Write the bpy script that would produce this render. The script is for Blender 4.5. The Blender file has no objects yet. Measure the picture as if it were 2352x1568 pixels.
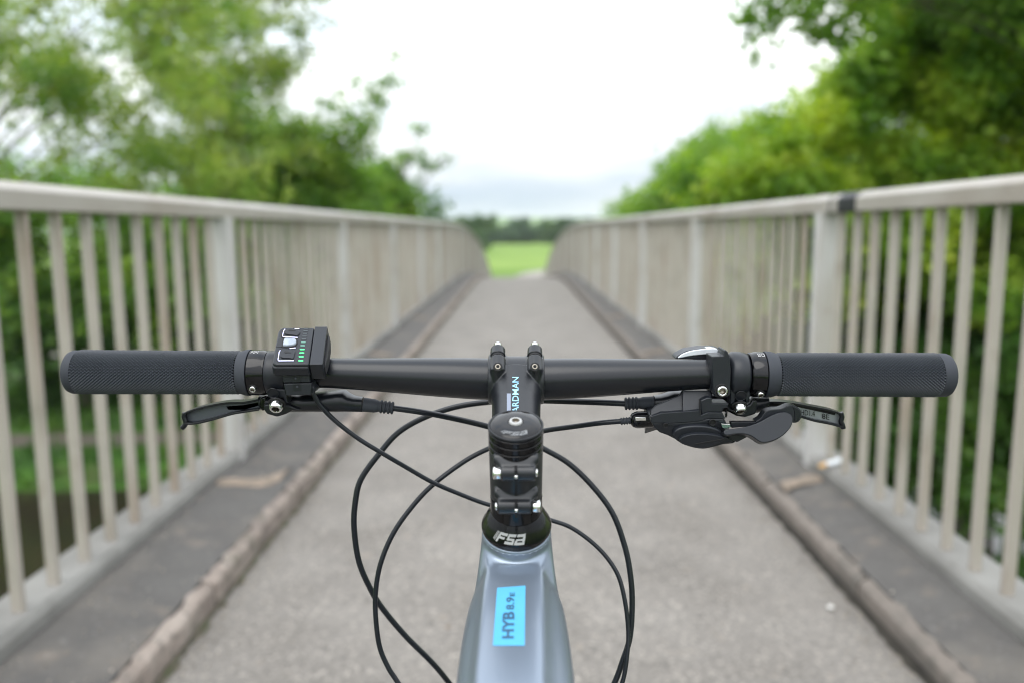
import bpy, bmesh, math, random
import numpy as np
from mathutils import Vector, Matrix

random.seed(7)
rng = np.random.default_rng(7)
C = bpy.context.scene.collection
SC = bpy.context.scene
R = math.radians

# ------------------------------------------------------------------ camera
F = 1829.0                     # focal length in 2352-px units (28 mm on a 36 mm frame)
CAM_Z = 1.11
cam_d = bpy.data.cameras.new('camera')
cam = bpy.data.objects.new('camera', cam_d); C.objects.link(cam)
cam_d.sensor_width = 36.0
cam_d.lens = F / 2352 * 36.0
cam_d.clip_start = 0.02; cam_d.clip_end = 9000
CM = Matrix.Rotation(R(0.44), 4, 'Z') @ Matrix.Rotation(R(90 - 8.06), 4, 'X') @ Matrix.Rotation(R(-0.4), 4, 'Z')
CAM = Vector((0, 0, CAM_Z))
cam.matrix_world = Matrix.Translation(CAM) @ CM
cam_d.dof.use_dof = True
cam_d.dof.focus_distance = 0.594
cam_d.dof.aperture_fstop = 3.3
cam_d.dof.aperture_blades = 9
SC.camera = cam

# ------------------------------------------------------------------ sky, sun, exposure
SUN_EL, SUN_AZ = R(58), R(205)     # azimuth from +Y, clockwise: behind the camera and to the left
world = bpy.data.worlds.new('World'); SC.world = world; world.use_nodes = True
wn, wl = world.node_tree.nodes, world.node_tree.links
wn.clear()
def nd(nodes, typ, **kw):
    n = nodes.new(typ)
    for k, v in kw.items():
        if k.startswith('i_'): n.inputs[k[2:].replace('_', ' ')].default_value = v
        else: setattr(n, k, v)
    return n
w_out = nd(wn, 'ShaderNodeOutputWorld'); w_bg = nd(wn, 'ShaderNodeBackground'); w_bg.inputs[1].default_value = 0.1
sky = nd(wn, 'ShaderNodeTexSky', sky_type='NISHITA', sun_disc=False, sun_elevation=SUN_EL, sun_rotation=SUN_AZ)
tc = nd(wn, 'ShaderNodeTexCoord'); sep = nd(wn, 'ShaderNodeSeparateXYZ'); wl.new(tc.outputs['Generated'], sep.inputs[0])
grad = nd(wn, 'ShaderNodeValToRGB')         # overcast sky: the zenith is brighter than the horizon
e = grad.color_ramp.elements
e[0].position = 0.0; e[0].color = (0.300, 0.325, 0.345, 1)
e[1].position = 1.0; e[1].color = (0.95, 0.985, 1.03, 1)
for p, c in ((0.06, (0.375, 0.392, 0.405, 1)), (0.13, (0.52, 0.53, 0.54, 1)), (0.22, (0.72, 0.725, 0.73, 1)), (0.45, (0.86, 0.875, 0.89, 1))):
    el = grad.color_ramp.elements.new(p); el.color = c
wl.new(sep.outputs['Z'], grad.inputs[0])
mp = nd(wn, 'ShaderNodeMapping'); mp.inputs['Scale'].default_value = (1.6, 1.6, 9.0); wl.new(tc.outputs['Generated'], mp.inputs[0])
nz = nd(wn, 'ShaderNodeTexNoise'); nz.inputs['Scale'].default_value = 1.7; nz.inputs['Detail'].default_value = 6; wl.new(mp.outputs[0], nz.inputs['Vector'])
cr = nd(wn, 'ShaderNodeValToRGB'); cr.color_ramp.elements[0].position = 0.36; cr.color_ramp.elements[0].color = (0.70, 0.77, 0.86, 1)
cr.color_ramp.elements[1].position = 0.55; cr.color_ramp.elements[1].color = (1, 1, 1, 1); wl.new(nz.outputs['Fac'], cr.inputs[0])
mul = nd(wn, 'ShaderNodeMix', data_type='RGBA', blend_type='MULTIPLY'); mul.inputs[0].default_value = 1
wl.new(grad.outputs[0], mul.inputs[6]); wl.new(cr.outputs[0], mul.inputs[7])
sca = nd(wn, 'ShaderNodeVectorMath', operation='SCALE'); sca.inputs['Scale'].default_value = 23.0; wl.new(mul.outputs[2], sca.inputs[0])
mix = nd(wn, 'ShaderNodeMix', data_type='RGBA'); mix.inputs[0].default_value = 0.93
wl.new(sky.outputs[0], mix.inputs[6]); wl.new(sca.outputs[0], mix.inputs[7])
wl.new(mix.outputs[2], w_bg.inputs[0]); wl.new(w_bg.outputs[0], w_out.inputs[0])

sun_d = bpy.data.lights.new('sun', 'SUN'); sun_d.energy = 1.4; sun_d.angle = R(45); sun_d.color = (1.0, 0.96, 0.9)
sun = bpy.data.objects.new('sun', sun_d); C.objects.link(sun)
sun.rotation_euler = Vector((math.sin(SUN_AZ) * math.cos(SUN_EL), math.cos(SUN_AZ) * math.cos(SUN_EL), math.sin(SUN_EL))).to_track_quat('Z', 'Y').to_euler()

vs = SC.view_settings
vs.view_transform = 'Standard'; vs.look = 'None'; vs.exposure = 0.28; vs.gamma = 1.0; vs.use_curve_mapping = False
SC.render.engine = 'CYCLES'
SC.cycles.use_denoising = True; SC.cycles.denoising_prefilter = 'ACCURATE'; SC.cycles.denoising_input_passes = 'RGB_ALBEDO_NORMAL'
SC.cycles.filter_width = 1.05; SC.cycles.volume_bounces = 1; SC.cycles.max_bounces = 8; SC.cycles.transparent_max_bounces = 12

# ------------------------------------------------------------------ helpers
def ray(px, py):
    """world direction through a point of the photograph (2352 x 1568), one metre deep"""
    return CM.to_3x3() @ Vector(((px - 1176) / F, -(py - 784) / F, -1.0))
B = CAM + ray(1185, 870) * 0.60          # middle of the handlebar
XC = B.x
def P(px, py, dy=0.0):
    """point at B.y + dy on the ray"""
    r = ray(px, py)
    return CAM + r * ((B.y + dy - CAM.y) / r.y)
def AT(px, py, Y):
    r = ray(px, py); return CAM + r * (Y / r.y)
def hit(px, py, o, n):
    r = ray(px, py); return CAM + r * ((o - CAM).dot(n) / r.dot(n))
def depth(p):
    return -((CM.to_3x3().inverted() @ (Vector(p) - CAM)).z)

WL = {}
def wloc(o): return WL.get(o.name, Vector((0, 0, 0))) if o else Vector((0, 0, 0))
def props(o, label=None, cat=None, group=None, kind=None):
    if label: o['label'] = label
    if cat: o['category'] = cat
    if group: o['group'] = group
    if kind: o['kind'] = kind
    return o
def empty(name, loc, label, cat, group=None):
    o = bpy.data.objects.new(name, None); C.objects.link(o); o.location = loc; o.empty_display_size = 0.1
    WL[o.name] = Vector(loc)
    return props(o, label, cat, group)
def mkmesh(name, verts, faces, mat, smooth=False):
    me = bpy.data.meshes.new(name)
    me.from_pydata([tuple(v) for v in verts], [], faces)
    if mat: me.materials.append(mat)
    if smooth: me.shade_smooth()
    me.update(); return me
def mkobj(name, me, parent=None):
    o = bpy.data.objects.new(name, me); C.objects.link(o)
    if parent:
        o.parent = parent; WL[o.name] = wloc(parent)
    return o
class MB:
    """collects shapes in world coordinates, links them as ONE mesh object"""
    def __init__(s): s.v = []; s.f = []; s.sm = []
    def add(s, verts, faces, smooth=False):
        n = len(s.v); s.v += [Vector(v) for v in verts]
        s.f += [tuple(i + n for i in f) for f in faces]; s.sm += [smooth] * len(faces); return s
    def box(s, lo, hi):
        x0, y0, z0 = lo; x1, y1, z1 = hi
        return s.add([(x0,y0,z0),(x1,y0,z0),(x1,y1,z0),(x0,y1,z0),(x0,y0,z1),(x1,y0,z1),(x1,y1,z1),(x0,y1,z1)],
                     [(0,3,2,1),(4,5,6,7),(0,1,5,4),(1,2,6,5),(2,3,7,6),(3,0,4,7)])
    def tube(s, pts, rad, n=20, caps=True, smooth=True, flat=None):
        pts = [Vector(p) for p in pts]
        if not hasattr(rad, '__len__'): rad = [rad] * len(pts)
        V = []; Fc = []; prev = None
        for i, p in enumerate(pts):
            t = (pts[min(i+1, len(pts)-1)] - pts[max(i-1, 0)])
            if t.length < 1e-9: t = prev_t
            t = t.normalized(); prev_t = t
            if prev is None:
                a = Vector((0, 0, 1)) if abs(t.z) < 0.9 else Vector((0, 1, 0))
                u = t.cross(a).normalized()
            else:
                u = (prev - t * prev.dot(t)).normalized()
            prev = u; w = t.cross(u)
            for k in range(n):
                an = 2 * math.pi * k / n
                V.append(p + (u * math.cos(an) + w * math.sin(an)) * rad[i])
        for i in range(len(pts) - 1):
            for k in range(n):
                a, b = i*n+k, i*n+(k+1) % n
                Fc.append((a, b, b+n, a+n))
        s.add(V, Fc, smooth)
        if caps:
            m = len(s.v) - len(V)
            s.f += [tuple(m + k for k in reversed(range(n))), tuple(m + (len(pts)-1)*n + k for k in range(n))]; s.sm += [False, False]
        return s
    def lathe(s, o, ax, prof, n=40, smooth=True, caps=True):
        """prof: (distance along axis, radius); repeated points make hard edges"""
        ax = Vector(ax).normalized(); a = Vector((1, 0, 0)) if abs(ax.x) < 0.9 else Vector((0, 0, 1))
        u = ax.cross(a).normalized(); w = ax.cross(u); V = []; Fc = []
        for d, r in prof:
            for k in range(n):
                an = 2*math.pi*k/n; V.append(o + ax*d + (u*math.cos(an) + w*math.sin(an))*r)
        for i in range(len(prof)-1):
            if prof[i] == prof[i+1]: continue
            for k in range(n):
                a_, b_ = i*n+k, i*n+(k+1) % n; Fc.append((a_, b_, b_+n, a_+n))
        m = len(s.v); s.add(V, Fc, smooth)
        if caps:
            s.f += [tuple(m+k for k in reversed(range(n))), tuple(m+(len(prof)-1)*n+k for k in range(n))]; s.sm += [False, False]
        return s
    def plate(s, pts, o, n, h0, h1, draft=0.0, smooth=False):
        """outline (photo pixels) on the plane (o, n), given thickness h0..h1 along n"""
        n = Vector(n).normalized()
        if abs(o.x) < 1e-9 and abs(o.z) < 1e-9:
            mx_ = sum(q[0] for q in pts)/len(pts); my_ = sum(q[1] for q in pts)/len(pts)
            rr0 = ray(mx_, my_); o = CAM + rr0*((o.y-CAM.y)/rr0.y)
        base = [hit(x, y, o, n) for x, y in pts]
        c = sum(base, Vector()) / len(base)
        lo = [b + n*h0 for b in base]; hi = [b + (c-b).normalized()*draft + n*h1 for b in base]
        k = len(pts)
        # orientation
        ar = sum(((base[i]-c).cross(base[(i+1) % k]-c)).dot(n) for i in range(k))
        if ar < 0: lo.reverse(); hi.reverse()
        fs = [tuple(range(k, 2*k)), tuple(reversed(range(k)))] + [(i, (i+1) % k, k+(i+1) % k, k+i) for i in range(k)]
        return s.add(lo+hi, fs, smooth)
    def build(s, name, mat, parent=None, bevel=0, seg=2, subsurf=0, sharp=None, ang=30):
        w = wloc(parent)
        me = bpy.data.meshes.new(name)
        me.from_pydata([tuple(v - w) for v in s.v], [], s.f)
        me.polygons.foreach_set('use_smooth', s.sm)
        me.materials.append(mat); me.update()
        o = mkobj(name, me, parent)
        if bevel:
            bm = o.modifiers.new('bevel', 'BEVEL'); bm.width = bevel; bm.segments = seg; bm.limit_method = 'ANGLE'; bm.angle_limit = R(ang)
            bm.harden_normals = False
            me.shade_smooth()
            try: me.set_sharp_from_angle(angle=R(50))
            except Exception: pass
        if subsurf:
            sb = o.modifiers.new('smooth', 'SUBSURF'); sb.levels = subsurf; sb.render_levels = subsurf; me.shade_smooth()
        return o
def smooth_path(pts, n=8):
    """Catmull-Rom through the points"""
    pts = [Vector(p) for p in pts]; out = []
    q = [2*pts[0]-pts[1]] + pts + [2*pts[-1]-pts[-2]]
    for i in range(1, len(q)-2):
        for k in range(n):
            t = k/n; a, b, c, d = q[i-1], q[i], q[i+1], q[i+2]
            out.append(0.5*((2*b) + (c-a)*t + (2*a-5*b+4*c-d)*t*t + (3*b-a-3*c+d)*t**3))
    out.append(pts[-1]); return out
def sm2(pts, n=4):
    """closed smooth outline through 2-D points"""
    k = len(pts); out = []
    for i in range(k):
        a, b, c, d = (Vector(pts[(i+j-1) % k]) for j in range(4))
        for m in range(n):
            t = m/n; v = 0.5*((2*b) + (c-a)*t + (2*a-5*b+4*c-d)*t*t + (3*b-a-3*c+d)*t**3); out.append((v.x, v.y))
    return out
def text_mb(body, mapf, sx, sy, sub=0.0, bold=0.0):
    """lettering: glyph shapes scaled to sx (full width) and sy (cap height), then placed by mapf(u, v)"""
    cu = bpy.data.curves.new('t', 'FONT'); cu.body = body; cu.resolution_u = 3; cu.offset = bold
    ob = bpy.data.objects.new('t', cu); C.objects.link(ob)
    bpy.context.view_layer.update()
    me = bpy.data.meshes.new_from_object(ob.evaluated_get(bpy.context.evaluated_depsgraph_get()))
    bpy.data.objects.remove(ob); bpy.data.curves.remove(cu)
    bm = bmesh.new(); bm.from_mesh(me); bpy.data.meshes.remove(me)
    xs = [v.co.x for v in bm.verts]; ys = [v.co.y for v in bm.verts]
    x0, x1, y0, y1 = min(xs), max(xs), min(ys), max(ys)
    for v in bm.verts: v.co = Vector(((v.co.x-x0)/(x1-x0)*sx, (v.co.y-y0)/(y1-y0)*sy, 0))
    bmesh.ops.triangulate(bm, faces=bm.faces)
    if sub:
        for _ in range(4):
            es = [e for e in bm.edges if e.calc_length() > sub]
            if not es: break
            bmesh.ops.subdivide_edges(bm, edges=es, cuts=1); bmesh.ops.triangulate(bm, faces=bm.faces)
    mb = MB(); bm.verts.ensure_lookup_table()
    mb.add([mapf(v.co.x, v.co.y) for v in bm.verts], [tuple(v.index for v in f.verts) for f in bm.faces]); bm.free()
    return mb

# ------------------------------------------------------------------ materials
MATS = {}
def mat(name, col, rough=0.6, metal=0.0, spec=0.5, var=None, vscale=5.0, vdetail=4, bump=0.0, bscale=60.0, coat=0.0, emit=None, estr=1.0, rvar=0.0, stretch=None, coords='Object'):
    m = bpy.data.materials.new(name); m.use_nodes = True; n, l = m.node_tree.nodes, m.node_tree.links
    b = n['Principled BSDF']; b.inputs['Base Color'].default_value = (*col, 1); b.inputs['Roughness'].default_value = rough
    b.inputs['Metallic'].default_value = metal; b.inputs['Specular IOR Level'].default_value = spec; b.inputs['Coat Weight'].default_value = coat
    b.inputs['Coat Roughness'].default_value = 0.1
    if emit: b.inputs['Emission Color'].default_value = (*emit, 1); b.inputs['Emission Strength'].default_value = estr
    t = n.new('ShaderNodeTexCoord'); src = n.new('ShaderNodeNewGeometry').outputs['Position'] if coords == 'World' else t.outputs[coords]
    if stretch:
        mpp = n.new('ShaderNodeMapping'); mpp.inputs['Scale'].default_value = stretch; l.new(src, mpp.inputs[0]); src = mpp.outputs[0]
    if var:
        z = n.new('ShaderNodeTexNoise'); z.inputs['Scale'].default_value = vscale; z.inputs['Detail'].default_value = vdetail; l.new(src, z.inputs['Vector'])
        r = n.new('ShaderNodeValToRGB'); es = r.color_ramp.elements
        es[0].position = 0.33; es[0].color = (*col, 1); es[1].position = 0.67; es[1].color = (*var[-1], 1)
        for i, c in enumerate(var[:-1]):
            x = es.new(0.33 + 0.34*(i+1)/len(var)); x.color = (*c, 1)
        l.new(z.outputs['Fac'], r.inputs[0]); l.new(r.outputs[0], b.inputs['Base Color'])
    if rvar:
        z = n.new('ShaderNodeTexNoise'); z.inputs['Scale'].default_value = vscale*3; l.new(src, z.inputs['Vector'])
        mr = n.new('ShaderNodeMapRange'); mr.inputs['To Min'].default_value = max(0.02, rough-rvar); mr.inputs['To Max'].default_value = min(1, rough+rvar)
        l.new(z.outputs['Fac'], mr.inputs[0]); l.new(mr.outputs[0], b.inputs['Roughness'])
    if bump:
        z = n.new('ShaderNodeTexNoise'); z.inputs['Scale'].default_value = bscale; z.inputs['Detail'].default_value = 3; l.new(src, z.inputs['Vector'])
        bp = n.new('ShaderNodeBump'); bp.inputs['Strength'].default_value = bump; bp.inputs['Distance'].default_value = 0.2/bscale; l.new(z.outputs['Fac'], bp.inputs['Height']); l.new(bp.outputs[0], b.inputs['Normal'])
    MATS[name] = m; return m

m_asphalt = mat('weathered asphalt', (0.145, 0.132, 0.116), 0.9, var=[(0.170, 0.156, 0.139), (0.195, 0.180, 0.161)], vscale=2.6, vdetail=12, bump=0.6, bscale=140)
# aggregate flecks
def add_flecks(m, scale, amt, c2, thr=(0.62, 0.72)):
    n, l = m.node_tree.nodes, m.node_tree.links; b = n['Principled BSDF']
    t = n.new('ShaderNodeTexCoord'); z = n.new('ShaderNodeTexNoise'); z.inputs['Scale'].default_value = scale; z.inputs['Detail'].default_value = 3; l.new(n.new('ShaderNodeNewGeometry').outputs['Position'], z.inputs['Vector'])
    r = n.new('ShaderNodeMapRange'); r.inputs['From Min'].default_value = thr[0]; r.inputs['From Max'].default_value = thr[1]; r.inputs['To Max'].default_value = amt; l.new(z.outputs['Fac'], r.inputs[0])
    mx = n.new('ShaderNodeMix'); mx.data_type = 'RGBA'; l.new(r.outputs[0], mx.inputs[0])
    old = b.inputs['Base Color'].links
    if old: l.new(old[0].from_socket, mx.inputs[6])
    else: mx.inputs[6].default_value = b.inputs['Base Color'].default_value
    mx.inputs[7].default_value = (*c2, 1); l.new(mx.outputs[2], b.inputs['Base Color'])
add_flecks(m_asphalt, 75, 0.65, (0.38, 0.345, 0.30), (0.57, 0.65)); add_flecks(m_asphalt, 62, 0.6, (0.06, 0.056, 0.050), (0.57, 0.66)); add_flecks(m_asphalt, 2.2, 0.22, (0.11, 0.103, 0.095), (0.52, 0.70)); add_flecks(m_asphalt, 16, 0.5, (0.27, 0.225, 0.175), (0.66, 0.74))
m_strip = mat('dark tarmac', (0.088, 0.083, 0.077), 0.9, var=[(0.078, 0.073, 0.068), (0.112, 0.102, 0.090)], vscale=4.5, vdetail=10, bump=0.6, bscale=120)
add_flecks(m_strip, 11, 0.45, (0.18, 0.145, 0.115), (0.58, 0.72)); add_flecks(m_strip, 60, 0.5, (0.17, 0.16, 0.15), (0.60, 0.70))
m_kerb = mat('pinkish kerb concrete', (0.16, 0.132, 0.112), 0.92, var=[(0.245, 0.203, 0.172), (0.31, 0.265, 0.228)], vscale=7, vdetail=10, bump=0.7, bscale=90)
add_flecks(m_kerb, 30, 0.6, (0.11, 0.10, 0.085), (0.55, 0.66)); add_flecks(m_kerb, 9, 0.8, (0.10, 0.095, 0.07), (0.58, 0.72))
m_kerb2 = mat('dirty kerb concrete', (0.12, 0.105, 0.090), 0.92, var=[(0.165, 0.142, 0.122), (0.105, 0.095, 0.082)], vscale=7, vdetail=10, bump=0.7, bscale=90)
m_moss = mat('moss and dirt', (0.045, 0.042, 0.028), 1.0, var=[(0.075, 0.065, 0.045), (0.05, 0.055, 0.025)], vscale=12, bump=1.0, bscale=120)
m_beam = mat('grey edge concrete', (0.13, 0.126, 0.114), 0.85, var=[(0.175, 0.17, 0.156), (0.225, 0.22, 0.203)], vscale=3.5, vdetail=10, bump=0.4, bscale=70)
add_flecks(m_beam, 10, 0.5, (0.12, 0.115, 0.10), (0.60, 0.72))
m_kerbshade = mat('painted kerb shade', (0.028, 0.025, 0.020), 1.0, var=[(0.050, 0.044, 0.034)], vscale=12, bump=1.0, bscale=120)  # dark colour painted in for the shade on the right kerb's upright face
m_mortar = mat('sandy mortar', (0.27, 0.21, 0.155), 0.95, var=[(0.17, 0.14, 0.11), (0.32, 0.25, 0.19)], vscale=14, bump=1.0, bscale=80)
m_slat = mat('beige railing paint', (0.33, 0.298, 0.252), 0.55, var=[(0.36, 0.33, 0.285), (0.27, 0.222, 0.175)], vscale=2.2, vdetail=8, stretch=(3, 3, 0.7), rvar=0.1, coords='World')
add_flecks(m_slat, 9, 0.28, (0.17, 0.115, 0.075), (0.62, 0.74)); add_flecks(m_slat, 3.5, 0.35, (0.20, 0.205, 0.17), (0.55, 0.70))
m_slat.name = 'beige railing paint'
m_post = mat('pale post paint', (0.42, 0.415, 0.395), 0.5, var=[(0.46, 0.455, 0.44), (0.37, 0.35, 0.315)], vscale=3, vdetail=8, stretch=(2, 2, 0.6), rvar=0.1, coords='World')
add_flecks(m_post, 7, 0.4, (0.20, 0.15, 0.11), (0.62, 0.74))
m_rail = mat('handrail paint', (0.31, 0.285, 0.248), 0.42, var=[(0.345, 0.32, 0.285), (0.27, 0.235, 0.195)], vscale=2.5, vdetail=9, stretch=(1, 0.5, 1), rvar=0.12, coords='World')
add_flecks(m_rail, 8, 0.3, (0.18, 0.16, 0.13), (0.60, 0.74))
m_tape = mat('black tape', (0.008, 0.009, 0.011), 0.45, spec=.3, var=[(0.016, 0.018, 0.02)], vscale=25)
m_tapew = mat('worn print on tape', (0.12, 0.13, 0.14), 0.6)
m_soffit = mat('bridge concrete', (0.24, 0.235, 0.22), 0.9, var=[(0.28, 0.27, 0.25)], vscale=1.2, vdetail=8, bump=0.3, bscale=20)
m_grass = mat('mown grass', (0.115, 0.195, 0.035), 0.95, spec=0.1, var=[(0.155, 0.24, 0.05), (0.20, 0.285, 0.065)], vscale=0.05, vdetail=12, bump=0.5, bscale=3)
m_bank = mat('rough bank grass', (0.026, 0.062, 0.013), 0.95, spec=0.1, var=[(0.050, 0.115, 0.019), (0.055, 0.060, 0.026)], vscale=0.5, vdetail=10, bump=1.0, bscale=4)
m_water = mat('stream water', (0.018, 0.016, 0.011), 0.12, var=[(0.028, 0.022, 0.014)], vscale=0.8, bump=0.15, bscale=3)
m_mud = mat('brown mud', (0.050, 0.042, 0.032), 0.9, var=[(0.085, 0.068, 0.052), (0.035, 0.04, 0.022)], vscale=1.5, vdetail=8, bump=0.5, bscale=10)
m_path2 = mat('pale gravel path', (0.22, 0.20, 0.17), 0.95, var=[(0.27, 0.25, 0.22)], vscale=1.5)
m_bark = mat('bark', (0.055, 0.042, 0.030), 0.95, var=[(0.09, 0.075, 0.055)], vscale=6, bump=0.8, bscale=15, stretch=(3, 3, 0.5))
m_hill = mat('distant farmland', (0.10, 0.17, 0.05), 0.95, spec=0.1, var=[(0.16, 0.24, 0.08), (0.05, 0.09, 0.035)], vscale=0.006, vdetail=5)

def leaf_mat(name, cols, trans=0.52, vs_=0.9, rough=0.55):
    m = bpy.data.materials.new(name); m.use_nodes = True; n, l = m.node_tree.nodes, m.node_tree.links
    b = n['Principled BSDF']; b.inputs['Roughness'].default_value = rough; b.inputs['Specular IOR Level'].default_value = 0.35
    t = n.new('ShaderNodeTexCoord'); z = n.new('ShaderNodeTexNoise'); z.inputs['Scale'].default_value = vs_; z.inputs['Detail'].default_value = 5; z.inputs['Roughness'].default_value = 0.65
    l.new(t.outputs['Object'], z.inputs['Vector'])
    r = n.new('ShaderNodeValToRGB'); es = r.color_ramp.elements
    es[0].position = 0.36; es[0].color = (*cols[0], 1); es[1].position = 0.64; es[1].color = (*cols[-1], 1)
    for i, c in enumerate(cols[1:-1]):
        x = es.new(0.36 + 0.28*(i+1)/(len(cols)-1)); x.color = (*c, 1)
    l.new(z.outputs['Fac'], r.inputs[0]); l.new(r.outputs[0], b.inputs['Base Color'])
    tr = n.new('ShaderNodeBsdfTranslucent'); g = n.new('ShaderNodeHueSaturation'); g.inputs['Saturation'].default_value = 1.1; g.inputs['Value'].default_value = 1.5
    l.new(r.outputs[0], g.inputs['Color']); l.new(g.outputs[0], tr.inputs[0])
    mx = n.new('ShaderNodeMixShader'); mx.inputs[0].default_value = trans
    l.new(b.outputs[0], mx.inputs[1]); l.new(tr.outputs[0], mx.inputs[2]); l.new(mx.outputs[0], n['Material Output'].inputs['Surface'])
    return m
lf_left = leaf_mat('willow leaf', [(0.09, 0.175, 0.038), (0.18, 0.28, 0.055), (0.28, 0.34, 0.07), (0.18, 0.24, 0.11)])
lf_left2 = leaf_mat('hazel leaf', [(0.08, 0.18, 0.035), (0.15, 0.27, 0.045), (0.25, 0.34, 0.06)])
lf_dark = leaf_mat('alder leaf', [(0.035, 0.095, 0.018), (0.07, 0.15, 0.025), (0.11, 0.19, 0.03)])
lf_right = leaf_mat('maple leaf', [(0.08, 0.18, 0.025), (0.17, 0.30, 0.035), (0.31, 0.42, 0.05), (0.46, 0.52, 0.065)], vs_=0.75)
lf_right2 = leaf_mat('sycamore leaf', [(0.10, 0.20, 0.035), (0.17, 0.29, 0.045), (0.27, 0.38, 0.06)])
lf_far2 = leaf_mat('far pale leaf', [(0.05, 0.11, 0.035), (0.085, 0.15, 0.045), (0.12, 0.19, 0.06)], trans=0.3, vs_=0.08)
lf_far = leaf_mat('far leaf', [(0.030, 0.070, 0.030), (0.05, 0.10, 0.042), (0.08, 0.13, 0.05)], trans=0.3, vs_=0.08)
m_veg = leaf_mat('undergrowth leaf', [(0.026, 0.070, 0.014), (0.050, 0.115, 0.019), (0.10, 0.175, 0.028)], vs_=0.6)

# bicycle
m_bar = mat('matt black bar', (0.0075, 0.0088, 0.0115), 0.27, spec=0.42, bump=0.35, bscale=2600)
m_blk = mat('black plastic', (0.012, 0.014, 0.018), 0.38, spec=0.36, bump=0.12, bscale=2500, rvar=0.05, vscale=60)
m_blk2 = mat('satin black alloy', (0.008, 0.0095, 0.0125), 0.30, spec=0.38, bump=0.08, bscale=1500, rvar=0.04, vscale=60)
m_stem = mat('satin cast alloy', (0.009, 0.0105, 0.0135), 0.34, spec=0.50, bump=0.06, bscale=1500)
m_gloss = mat('gloss black anodised', (0.003, 0.003, 0.004), 0.13, spec=0.36, rvar=0.03, vscale=80)
m_rub = mat('grey black rubber', (0.026, 0.030, 0.038), 0.68, spec=0.35, bump=0.35, bscale=1200, var=[(0.032, 0.036, 0.044)], vscale=40)
m_knurl = mat('grip rubber', (0.034, 0.039, 0.048), 0.45, spec=0.55, var=[(0.042, 0.048, 0.058)], vscale=30)
m_cable = mat('cable sheath', (0.0075, 0.0098, 0.0140), 0.32, spec=0.42, rvar=0.05, vscale=40)
m_chrome = mat('polished steel', (0.78, 0.78, 0.77), 0.16, metal=1.0, rvar=0.06, vscale=300)
m_socket = mat('dark socket steel', (0.30, 0.27, 0.23), 0.35, metal=1.0)
m_dark = mat('recess black', (0.004, 0.004, 0.005), 0.7)
m_lev = mat('dark grey lever web', (0.085, 0.095, 0.108), 0.5, metal=0.3, rvar=0.08, vscale=80)
m_frame = mat('blue grey satin paint', (0.200, 0.242, 0.300), 0.30, metal=0.6, spec=0.5, coat=0.35, var=[(0.21, 0.252, 0.31)], vscale=8, bump=0.03, bscale=900)
m_blue = mat('sky blue print', (0.075, 0.335, 0.56), 0.5, spec=0.25, var=[(0.085, 0.35, 0.575)], vscale=30)
m_btext = mat('pale blue lettering', (0.30, 0.62, 0.83), 0.45)
m_gtext = mat('slate lettering', (0.030, 0.085, 0.15), 0.45)
m_gprint = mat('dull grey print', (0.16, 0.165, 0.17), 0.4)
m_gbar = mat('grey print', (0.20, 0.23, 0.30), 0.5)
m_white = mat('silver white print', (0.35, 0.35, 0.345), 0.35)
m_lens = mat('clear button', (0.24, 0.28, 0.33), 0.2, emit=(0.75, 0.85, 1.0), estr=0.02, var=[(0.33, 0.37, 0.43)], vscale=250)
m_glow = mat('white backlight', (0.6, 0.6, 0.8), 0.4, emit=(0.55, 0.58, 1.0), estr=0.35)
m_green = mat('lit green light', (0.05, 0.5, 0.15), 0.3, emit=(0.06, 0.85, 0.25), estr=0.6)
m_green2 = mat('dim green light', (0.10, 0.22, 0.18), 0.3, emit=(0.1, 0.5, 0.3), estr=0.12)
m_off = mat('unlit light', (0.045, 0.055, 0.060), 0.3)
m_win = mat('indicator window', (0.60, 0.63, 0.66), 0.10, spec=0.8, var=[(0.50, 0.53, 0.57)], vscale=150)
m_teal = mat('teal steel edge', (0.25, 0.38, 0.36), 0.25, metal=0.9)
m_tyre = mat('tyre rubber', (0.02, 0.02, 0.022), 0.8, bump=0.4, bscale=200)
m_leafdry = mat('dry leaf', (0.50, 0.27, 0.10), 0.8)
m_paper = mat('white paper', (0.75, 0.78, 0.80), 0.6)
m_filter = mat('orange filter paper', (0.60, 0.36, 0.13), 0.7)
m_pebble = mat('pale pebble', (0.62, 0.61, 0.58), 0.6, var=[(0.5, 0.49, 0.46)], vscale=60)

# ------------------------------------------------------------------ the deck
def deck(y):
    if y < 15: return 0.0
    if y < 35: return -0.0045*(y-15)**2
    return max(-1.8 - 0.18*(y-35), -4.95)
Y0, Y1 = -6.0, 52.0
ys = [Y0 + i*0.5 for i in range(int((Y1-Y0)/0.5)+1)]
def sweep(name, prof, yy, m, parent=None, closed=True, bevel=0, zf=deck, smooth=False):
    V = []; Fc = []; k = len(prof)
    for y in yy:
        for x, z in prof: V.append((x, y, z + zf(y)))
    kk = k if closed else k-1
    for i in range(len(yy)-1):
        for j in range(kk):
            a, b = i*k+j, i*k+(j+1) % k; Fc.append((a, b, b+k, a+k))
    if closed: Fc += [tuple(range(k)), tuple((len(yy)-1)*k + j for j in reversed(range(k)))]
    me = mkmesh(name, V, Fc, m, smooth)
    bm = bmesh.new(); bm.from_mesh(me); bmesh.ops.recalc_face_normals(bm, faces=bm.faces); bm.to_mesh(me); bm.free()
    o = mkobj(name, me, parent)
    if bevel:
        q = o.modifiers.new('bevel', 'BEVEL'); q.width = bevel; q.segments = 2; q.limit_method = 'ANGLE'
    return o
KL, KR, WR_ = 0.900, 0.995, 1.26
yd = [Y0 + i*0.1 for i in range(int((Y1-Y0)/0.1)+1)]
path = sweep('path', [(-0.98, 0.0), (-0.5, 0.006), (0, 0.01), (0.5, 0.006), (1.07, 0.0)], ys, m_asphalt, closed=False); props(path, kind='structure')
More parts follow.
